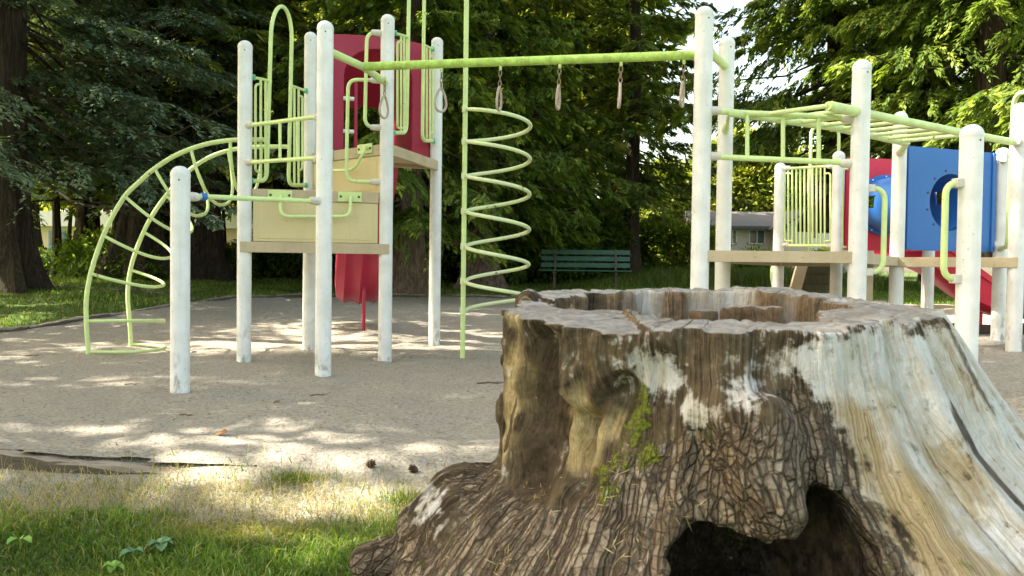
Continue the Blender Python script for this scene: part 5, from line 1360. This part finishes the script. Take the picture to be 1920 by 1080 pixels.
    hol = np.maximum(np.hypot(X + .02, Y - .02) - Rin, .50 - Z)
    hol2 = np.maximum(np.hypot((X - .36) / 1.1, (Y - .10) / .8) - .09 - .03 * fbm(X * 12, Y * 12, s=67), .72 - Z)
    cav = np.minimum(hol, hol2)
    sdf = smax(sdf, -cav, .006)
    # things left standing inside
    def blk(cx, cy, hx, hy, zt_, rot, s_):
        c, q = math.cos(rot), math.sin(rot); u = (X - cx) * c + (Y - cy) * q; v = -(X - cx) * q + (Y - cy) * c
        return np.maximum(np.maximum(np.abs(u) - hx, np.abs(v) - hy), Z - zt_ ) + .012 * fbm(X * 18, Y * 18, Z * 10, s=s_, o=3)
    sdf = np.minimum(sdf, blk(-.27, -.02, .09, .05, .765, .2, 80))
    sdf = np.minimum(sdf, blk(.13, .17, .075, .05, .775, -.2, 81))
    sdf = np.minimum(sdf, np.maximum(np.hypot(X + .02, (Y - .05) / .9) - .036 + .006 * fbm(X * 20, Y * 20, Z * 5, s=82), Z - .772))
    sdf = np.minimum(sdf, np.maximum(np.hypot((X - .06), (Y + .06) / .7) - .06 + .015 * fbm(X * 20, Y * 20, s=83), Z - .715 - .01 * fbm(X * 30, Y * 30, s=84)))
    # stub on the left rim
    sdf = smin(sdf, np.sqrt((X + .455) ** 2 + (Y - .14) ** 2 + ((Z - .79)) ** 2) - .027, .01)
    # hollow at the foot
    def ell(cx, cy, cz, rx, ry, rz): return (np.sqrt(((X - cx) / rx) ** 2 + ((Y - cy) / ry) ** 2 + ((Z - cz) / rz) ** 2) - 1) * min(rx, ry, rz)
    cave = smin(ell(-.145, -.50, .27, .105, .34, .15), ell(.075, -.48, .33, .085, .30, .135), .03); cave = smin(cave, ell(-.04, -.52, .13, .22, .38, .275), .03)
    sdf = smax(sdf, -(cave + .035 * fbm(X * 13, Y * 13, Z * 9, s=85, o=4)), .018)
    sdf = smin(sdf, caps((-.05, -.50, .57), (-.03, -.575, .455), .075, .045) + nz * .6, .05)
    # bark relief: plates elongated down the flow
    pu = np.degrees(np.arctan2(Y, X)) / 3.0; pv = (Z + .35 * (r - .45)) * 22
    w1 = vnoise(pu * .9 + 1.3 * vnoise(pv * .5, pu * .5, s=90), pv * .42, s=91); rid = 1 - np.abs(w1) * 2.2
    w2 = 1 - np.abs(vnoise(pu * .55, pv * .9 + vnoise(pu, pv * .3, s=92), s=93)) * 2.2
    rel = .010 * fbm(X * 9, Y * 9, Z * 6, s=99, o=3) + .006 * fbm(X * 45, Y * 45, Z * 30, s=98, o=2)
    sdf = sdf + bark * rel * (np.abs(sdf) < .05)
    sdf = sdf + (1 - bark) * .020 * fbm(X * 26, Y * 26, Z * 13, s=97, o=3) * (th < -108) * (Z < zt - .012) * (np.abs(sdf) < .05)
    # fine weathering of bare wood: long grain grooves
    gr = fbm(np.degrees(np.arctan2(Y, X)) * .9, (Z + r) * 1.6, s=95, o=3)
    sdf = sdf + (1 - bark) * np.clip(gr, -.2, 1) * .009 * (np.abs(sdf) < .05)
    sdf = sdf.astype(np.float32)
    # close the block
    for ax in range(3):
        sl = [slice(None)] * 3
        for e in (0, -1): sl[ax] = e; sdf[tuple(sl)] = np.maximum(sdf[tuple(sl)], .004)
    # ---- naive surface nets
    ins = sdf < 0; nx, ny, nz_ = sdf.shape
    cnt = np.zeros((nx - 1, ny - 1, nz_ - 1), np.uint8)
    for a in (0, 1):
        for b in (0, 1):
            for c in (0, 1): cnt += ins[a:nx - 1 + a, b:ny - 1 + b, c:nz_ - 1 + c]
    act = (cnt > 0) & (cnt < 8); I, J, K = np.nonzero(act); idx = np.full(act.shape, -1, np.int64); idx[I, J, K] = np.arange(len(I))
    acc = np.zeros((len(I), 3), np.float64); w = np.zeros(len(I))
    cs = [(a, b, c) for a in (0, 1) for b in (0, 1) for c in (0, 1)]
    for p in cs:
        for q in cs:
            if p < q and sum(abs(p[i] - q[i]) for i in range(3)) == 1:
                f0 = sdf[I + p[0], J + p[1], K + p[2]]; f1 = sdf[I + q[0], J + q[1], K + q[2]]; cr = (f0 < 0) != (f1 < 0)
                t = np.where(cr, f0 / (f0 - f1 + 1e-12), 0)
                for i in range(3): acc[:, i] += np.where(cr, p[i] + (q[i] - p[i]) * t, 0)
                w += cr
    Vv = np.stack([I, J, K], 1) + acc / w[:, None]
    V = np.stack([x[0] + Vv[:, 0] * st, y[0] + Vv[:, 1] * st, z[0] + Vv[:, 2] * st], 1)
    Fs = []
    for ax in range(3):
        o = [0, 0, 0]; o[ax] = 1
        A0 = ins[:nx - o[0], :ny - o[1], :nz_ - o[2]]; A1 = ins[o[0]:, o[1]:, o[2]:]
        ch = A0 != A1; b, c = [(1, 2), (2, 0), (0, 1)][ax]
        P = np.stack(np.nonzero(ch), 1)
        ok = (P[:, b] > 0) & (P[:, c] > 0) & (P[:, b] < act.shape[b]) & (P[:, c] < act.shape[c]) & (P[:, ax] < act.shape[ax]); P = P[ok]
        fl_ = A0[tuple(P.T)]
        def g(db, dc): Q = P.copy(); Q[:, b] -= db; Q[:, c] -= dc; return idx[Q[:, 0], Q[:, 1], Q[:, 2]]
        q = np.stack([g(0, 0), g(1, 0), g(1, 1), g(0, 1)], 1); q = np.where(fl_[:, None], q, q[:, ::-1]); Fs.append(q)
    Fa = np.concatenate(Fs); Fa = Fa[(Fa >= 0).all(1)]
    used = np.unique(Fa); mp = np.full(len(V), -1); mp[used] = np.arange(len(used)); V = V[used]; Fa = mp[Fa]
    # ---- material zones on the surface
    X, Y, Z = V[:, 0], V[:, 1], V[:, 2]; th, r, R = fields(X, Y, Z)
    wob = fbm(X * 14, Y * 14, Z * 14, s=101, o=4)
    thb = np.interp(Z, [.3, .45, .58, .65, .72], [-72, -75, -78, -84, -92]) + 4 * wob
    zb = np.interp(th, [-180, -140, -126, -110, -100, -80, -62], [.36, .37, .47, .58, .60, .68, .72]) + .05 * wob
    inn = ss(.40, .36, np.hypot(X, Y)) * (Z > .5)
    top = ((Z > ztop(X, Y) - .03)).astype(float) * (1 - inn * 0)
    bark = ss(3, -2, th - thb) * ss(.012, -.012, Z - zb) * (th < 0)
    root = ss(-.40, -.50, X) * ss(.40, .36, Z) ; bark = np.maximum(bark * (1 - root * .25 * (wob > .1)), root * ss(.25, -.1, wob)) * (1 - np.clip(np.exp(-((X + .70) / .07) ** 2 - ((Z - .30) / .06) ** 2) * 1.3 + .5 * wob, 0, 1) * (X < -.5))
    pale = ss(-4, 8, th - thb) * (th < 120)                            # bare flare on the right
    wp = np.clip(np.exp(-((th + 119) / 6.5) ** 2 - ((Z - .665) / .05) ** 2) * 1.3 + np.exp(-((th + 109) / 3) ** 2 - ((Z - .60) / .03) ** 2) * 1.3 + np.exp(-((th + 99) / 4) ** 2 - ((Z - .64) / .03) ** 2) * 1.0 + wob * .5, 0, 1)
    pale = pale * (1 - .5 * ss(.70, .745, Z + .025 * wob) * ss(-12, -30, th) * (wob > -.12))
    pale = np.maximum(pale, wp * .85 * ss(.55, .58, Z)); bark = bark * (1 - np.clip(wp * 1.2 - .1, 0, 1) * ss(.55, .58, Z))
    pale = np.maximum(pale, np.exp(-((X + .70) / .07) ** 2 - ((Z - .30) / .06) ** 2) * .62)
    tanp = np.clip(np.exp(-((th + 138) / 9) ** 2 - ((Z - .53) / .09) ** 2) * 1.3 + .9 * np.exp(-((th + 166) / 7) ** 2) * ss(.35, .45, Z) + wob * .6, 0, 1) * (Z > .38) * (th < -115)
    moss = np.clip(sum(np.exp(-((th - a) / 2.6) ** 2 - ((Z - b) / .022) ** 2) for a, b in ((-122, .60), (-121, .575), (-124, .55), (-127, .50), (-123, .63), (-130, .46), (-126, .44), (-119, .52))) + .5 * wob, 0, 1) * 1.4 + .25 * np.clip(wob, 0, 1) * bark
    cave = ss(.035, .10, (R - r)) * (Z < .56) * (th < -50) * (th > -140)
    gs = lambda c, w_: np.exp(-((th - c + 5 * fbm(Z * 3, r * 3, s=111, o=3)) / w_) ** 2)
    crk = np.clip(gs(-34, 1.3) * ss(.2, .4, Z) + gs(-18, 1.6) + .6 * gs(-52, .8) * ss(.62, .5, Z) + .7 * gs(-27, .7) * ss(.5, .6, Z) + gs(-153, 4.5) * ss(.34, .42, Z) * ss(.76, .68, Z) + .9 * gs(-146, 1.2) + .8 * gs(-126, 1.0) * (Z > .5) + .8 * gs(-168, 1.5)
                  + 1.0 * np.exp(-((th + 40) / 4.5) ** 2 - ((Z - .56) / .05) ** 2) * (wob > -.05) + .8 * np.exp(-((th + 132) / 4) ** 2 - ((Z - .60) / .05) ** 2), 0, 1)
    stain = np.clip(np.exp(-((th - thb - 9) / 9) ** 2) * ss(.70, .58, Z) + .6 * ss(.42, .3, Z) * (th > -70) + .5 * wob, 0, 1)
    grain = np.stack([th / 6.0, (Z * 1.0 + r) * 3.0, r], 1)
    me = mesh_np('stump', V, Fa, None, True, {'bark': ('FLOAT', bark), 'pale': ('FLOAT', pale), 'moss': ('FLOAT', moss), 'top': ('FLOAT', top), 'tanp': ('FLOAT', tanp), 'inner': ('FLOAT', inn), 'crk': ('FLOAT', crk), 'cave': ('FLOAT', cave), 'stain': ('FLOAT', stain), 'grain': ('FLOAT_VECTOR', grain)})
    return me
def mat_stump():
    m, nt, out = newmat('stump_wood'); k = N(nt); ob = k.coord()
    gr = k.attr('grain').outputs['Vector']
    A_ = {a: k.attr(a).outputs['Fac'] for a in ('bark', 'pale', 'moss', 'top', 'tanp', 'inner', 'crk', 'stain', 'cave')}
    def mp(v, s):
        n = k.n('ShaderNodeMapping'); n.inputs['Scale'].default_value = s; k.l(v, n.inputs['Vector']); return n.outputs['Vector']
    dn = k.n('ShaderNodeTexNoise'); dn.inputs['Scale'].default_value = 7; dn.inputs['Detail'].default_value = 3; k.l(ob, dn.inputs['Vector'])
    wv = k.n('ShaderNodeVectorMath', operation='MULTIPLY_ADD'); k.l(dn.outputs['Color'], wv.inputs[0]); wv.inputs[1].default_value = (.9, .35, .3); k.l(gr, wv.inputs[2]); grw = wv.outputs[0]
    n_a = k.noise(ob, 4.5, 6, .62); n_b = k.noise(ob, 38, 5, .65); n_c = k.noise(ob, 150, 4, .6); n_e = k.noise(ob, 14, 5, .65, .8)
    g1_ = k.noise(mp(grw, (1.6, 1.1, 1)), 1, 6, .72, .6); g2_ = k.noise(mp(grw, (7, 1.6, 1)), 1, 6, .7, .4); g3_ = k.noise(mp(grw, (30, 2.6, 1)), 1, 4, .65)
    # weathered brown wood (left wall)
    wood = k.ramp(k.math('ADD', k.math('MULTIPLY', g2_, .5), k.math('ADD', k.math('MULTIPLY', n_e, .25), k.math('MULTIPLY', g3_, .25))), [(.38, (.014, .009, .006)), (.46, (.05, .036, .021)), (.53, (.12, .088, .052)), (.61, (.25, .20, .13)), (.69, (.42, .37, .28))])
    wood = k.mix(k.ramp(n_e, [(.42, 0), (.55, .5)]), wood, k.ramp(n_b, [(.3, (.045, .032, .02)), (.7, (.19, .15, .09))]))
    tan = k.ramp(k.math('MULTIPLY_ADD', g3_, .5, k.math('MULTIPLY', n_b, .5)), [(.32, (.14, .09, .04)), (.5, (.40, .31, .15)), (.66, (.62, .54, .36))])
    wood = k.mix(k.ramp(A_['tanp'], [(.25, 0), (.6, .9)]), wood, tan)
    # bare silver wood
    pale = k.ramp(k.math('ADD', k.math('MULTIPLY', g1_, .45), k.math('ADD', k.math('MULTIPLY', g3_, .25), k.math('MULTIPLY', n_e, .3))), [(.32, (.20, .14, .08)), (.41, (.38, .32, .23)), (.47, (.52, .49, .43)), (.55, (.62, .61, .60)), (.68, (.74, .74, .74))])
    pale = k.mix(k.ramp(g3_, [(.30, .5), (.42, 0)]), pale, (.20, .15, .10)); pale = k.mix(k.ramp(g2_, [(.26, .85), (.34, 0)]), pale, (.10, .07, .045))
    pale = k.mix(k.ramp(n_a, [(.52, 0), (.66, .8)]), pale, k.ramp(g2_, [(.35, (.20, .13, .05)), (.55, (.46, .35, .17)), (.7, (.6, .5, .3))]))
    pale = k.mix(k.ramp(n_e, [(.62, 0), (.72, .7)]), pale, (.16, .13, .10))
    pale = k.mix(k.ramp(k.math('ADD', A_['stain'], k.math('MULTIPLY', k.math('SUBTRACT', g2_, .5), 1.1)), [(.35, 0), (.8, .85)]), pale, k.ramp(g3_, [(.35, (.15, .09, .035)), (.5, (.36, .26, .12)), (.65, (.55, .44, .25))]))
    pf = k.ramp(k.math('ADD', A_['pale'], k.math('ADD', k.math('MULTIPLY', k.math('SUBTRACT', n_b, .5), 1.7), k.math('ADD', k.math('MULTIPLY', k.math('SUBTRACT', n_e, .5), 2.0), k.math('MULTIPLY', k.math('SUBTRACT', g2_, .5), 1.3)))), [(.30, 0), (.72, 1)])
    col = k.mix(pf, wood, pale)
    cf = k.ramp(k.math('ADD', A_['crk'], k.math('MULTIPLY', k.math('SUBTRACT', g3_, .5), 1.0)), [(.35, 0), (.65, .9)])
    col = k.mix(cf, col, k.ramp(n_b, [(.3, (.03, .02, .012)), (.7, (.11, .08, .05))]))
    # bark
    wv2 = k.n('ShaderNodeVectorMath', operation='MULTIPLY_ADD'); k.l(dn.outputs['Color'], wv2.inputs[0]); wv2.inputs[1].default_value = (.75, .28, 0); k.l(gr, wv2.inputs[2])
    vp = k.vor(mp(wv2.outputs[0], (3.4, 9.0, .001)), 1.25, 'DISTANCE_TO_EDGE').outputs['Distance']; vc = k.vor(mp(wv2.outputs[0], (3.4, 9.0, .001)), 1.25)
    vp2 = k.vor(ob, 46, 'DISTANCE_TO_EDGE').outputs['Distance']
    bark = k.ramp(n_e, [(.3, (.085, .058, .036)), (.5, (.17, .13, .088)), (.68, (.30, .25, .19))])
    bw = k.n('ShaderNodeRGBToBW'); k.l(vc.outputs['Color'], bw.inputs[0]); bark = k.mix(1.0, bark, k.ramp(bw.outputs[0], [(.2, .55), (.8, 1.45)]), 'MULTIPLY'); bark = k.mix(k.ramp(n_c, [(.3, .5), (.5, 0)]), bark, (.07, .05, .035))
    bark = k.mix(k.ramp(n_b, [(.58, 0), (.72, .6)]), bark, (.42, .37, .32))
    crack = k.math('MULTIPLY', k.ramp(k.math('ADD', vp, k.math('MULTIPLY', k.math('SUBTRACT', n_b, .5), .16)), [(.0, 1), (.17, 0)]), k.ramp(n_e, [(.35, .35), (.55, 1)]))
    bark = k.mix(k.ramp(g2_, [(.33, .7), (.45, 0)]), bark, (.045, .032, .022)); bark = k.mix(k.ramp(g3_, [(.55, 0), (.68, .45)]), bark, (.34, .29, .23)); bark = k.mix(k.math('MULTIPLY', crack, .72), bark, (.028, .020, .014)); bark = k.mix(k.math('MULTIPLY', k.ramp(vp2, [(0, .6), (.06, 0)]), 1), bark, (.03, .022, .015))
    bf = k.ramp(k.math('ADD', A_['bark'], k.math('ADD', k.math('MULTIPLY', k.math('SUBTRACT', n_b, .5), .9), k.math('MULTIPLY', k.math('SUBTRACT', n_c, .5), .5))), [(.45, 0), (.50, 1)])
    col = k.mix(bf, col, bark)
    # cut top: grey with rings and cracks
    tp = k.ramp(k.math('ADD', k.math('MULTIPLY', n_b, .5), k.math('MULTIPLY', k.noise(mp(grw, (.15, .15, 55)), 1, 3, .6), .5)), [(.3, (.17, .155, .135)), (.5, (.34, .32, .29)), (.62, (.46, .445, .42)), (.75, (.54, .53, .51))])
    tp = k.mix(k.ramp(k.noise(mp(grw, (5.5, .2, 3)), 1, 4, .6), [(.60, 0), (.66, .85)]), tp, (.07, .055, .04)); tp = k.mix(k.ramp(n_e, [(.5, 0), (.7, .7)]), tp, (.30, .24, .16))
    geo = k.n('ShaderNodeNewGeometry'); sx = k.n('ShaderNodeSeparateXYZ'); k.l(geo.outputs['Normal'], sx.inputs[0])
    tf = k.math('MULTIPLY', k.ramp(sx.outputs['Z'], [(.72, 0), (.86, 1)]), A_['top'])
    col = k.mix(tf, col, tp)
    # inside of the hollow: fibrous brown
    inn = k.ramp(k.math('MULTIPLY_ADD', g3_, .6, k.math('MULTIPLY', n_b, .4)), [(.32, (.03, .02, .013)), (.48, (.16, .105, .06)), (.62, (.34, .25, .15)), (.8, (.50, .42, .28))])
    col = k.mix(k.math('MULTIPLY', A_['inner'], k.math('SUBTRACT', 1.0, tf)), col, inn)
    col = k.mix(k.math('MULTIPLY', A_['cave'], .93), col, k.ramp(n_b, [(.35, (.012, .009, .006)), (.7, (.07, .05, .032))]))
    mf = k.ramp(k.math('MULTIPLY', A_['moss'], k.ramp(k.noise(ob, 60, 4, .7), [(.40, 0), (.6, 1.2)])), [(.35, 0), (.6, 1)])
    mcol = k.ramp(n_c, [(.3, (.05, .065, .008)), (.7, (.22, .25, .03))])
    col = k.mix(mf, col, mcol)
    # pale green lichen flecks
    lic = k.ramp(k.noise(ob, 34, 3, .5), [(.70, 0), (.73, .7)]); col = k.mix(k.math('MULTIPLY', lic, A_['bark']), col, (.30, .36, .26))
    hb = k.math('MULTIPLY', bf, k.math('ADD', k.math('MULTIPLY', k.ramp(vp, [(0, 0), (.13, 1)]), 1.1), k.math('ADD', k.math('MULTIPLY', k.ramp(vp2, [(0, 0), (.12, 1)]), .35), k.math('MULTIPLY', n_c, .5))))
    hw = k.math('MULTIPLY', k.math('SUBTRACT', 1.0, bf), k.math('ADD', k.math('MULTIPLY', g2_, .9), k.math('ADD', k.math('MULTIPLY', g3_, .5), k.math('MULTIPLY', n_c, .4))))
    h = k.math('ADD', k.math('ADD', hb, hw), k.math('ADD', k.math('MULTIPLY', n_b, .5), k.math('MULTIPLY', mf, .8)))
    k.bsdf(out, col, .88, k.bump(h, .95, .010), spec=.2)
    return m
me = stump(); me.materials.append(mat_stump())
st_ = link('tree_stump', me, None, (SX, SY, 0)); tag(st_, 'huge hollow weathered tree stump with mossy bark and pale bare root flare in the foreground', 'tree stump')
# dry grass clippings caught on the root and bark
nv = len(me.vertices); co = np.empty(nv * 3, np.float32); me.vertices.foreach_get('co', co); co = co.reshape(-1, 3); nn = np.empty(nv * 3, np.float32); me.vertex_normals.foreach_get('vector', nn) if hasattr(me, 'vertex_normals') else None; nn = nn.reshape(-1, 3)
r = np.random.default_rng(5); w_ = (nn[:, 2] > .25) & (co[:, 2] < .50) & (co[:, 0] < .0) & (co[:, 1] < .1); ids = np.nonzero(w_)[0]
cn = co[r.choice(ids, 40)]; sel = r.choice(ids, 5200); dmin = np.min(np.linalg.norm(co[sel][:, None, :] - cn[None], axis=2), axis=1); sel = sel[(dmin < .035) | (r.uniform(0, 1, len(sel)) < .07)]
P0 = co[sel] + nn[sel] * .0015; n = len(sel); D = r.normal(0, 1, (n, 3)); D -= nn[sel] * (D * nn[sel]).sum(1)[:, None]; D += nn[sel] * r.uniform(0, .35, (n, 1)) * np.linalg.norm(D, axis=1, keepdims=True)
V, Fa, cc = leaf_quads(P0, D, nn[sel], r.uniform(.008, .035, n), r.uniform(.0005, .0011, n), pal(r, n, [(.42, .33, .17), (.30, .22, .11), (.5, .42, .25), (.2, .15, .08)]))
o = link('dry_grass', mesh_np('dry_grass', V, Fa, M['grass'], False, {'col': ('FLOAT_COLOR', cc)}), None, (SX, SY, 0)); tag(o, 'dry grass clippings caught in the bark of the stump root', 'dry grass', kind='stuff')
b_ = st_.modifiers.new('subd', 'SUBSURF'); b_.levels = 0; b_.render_levels = 1
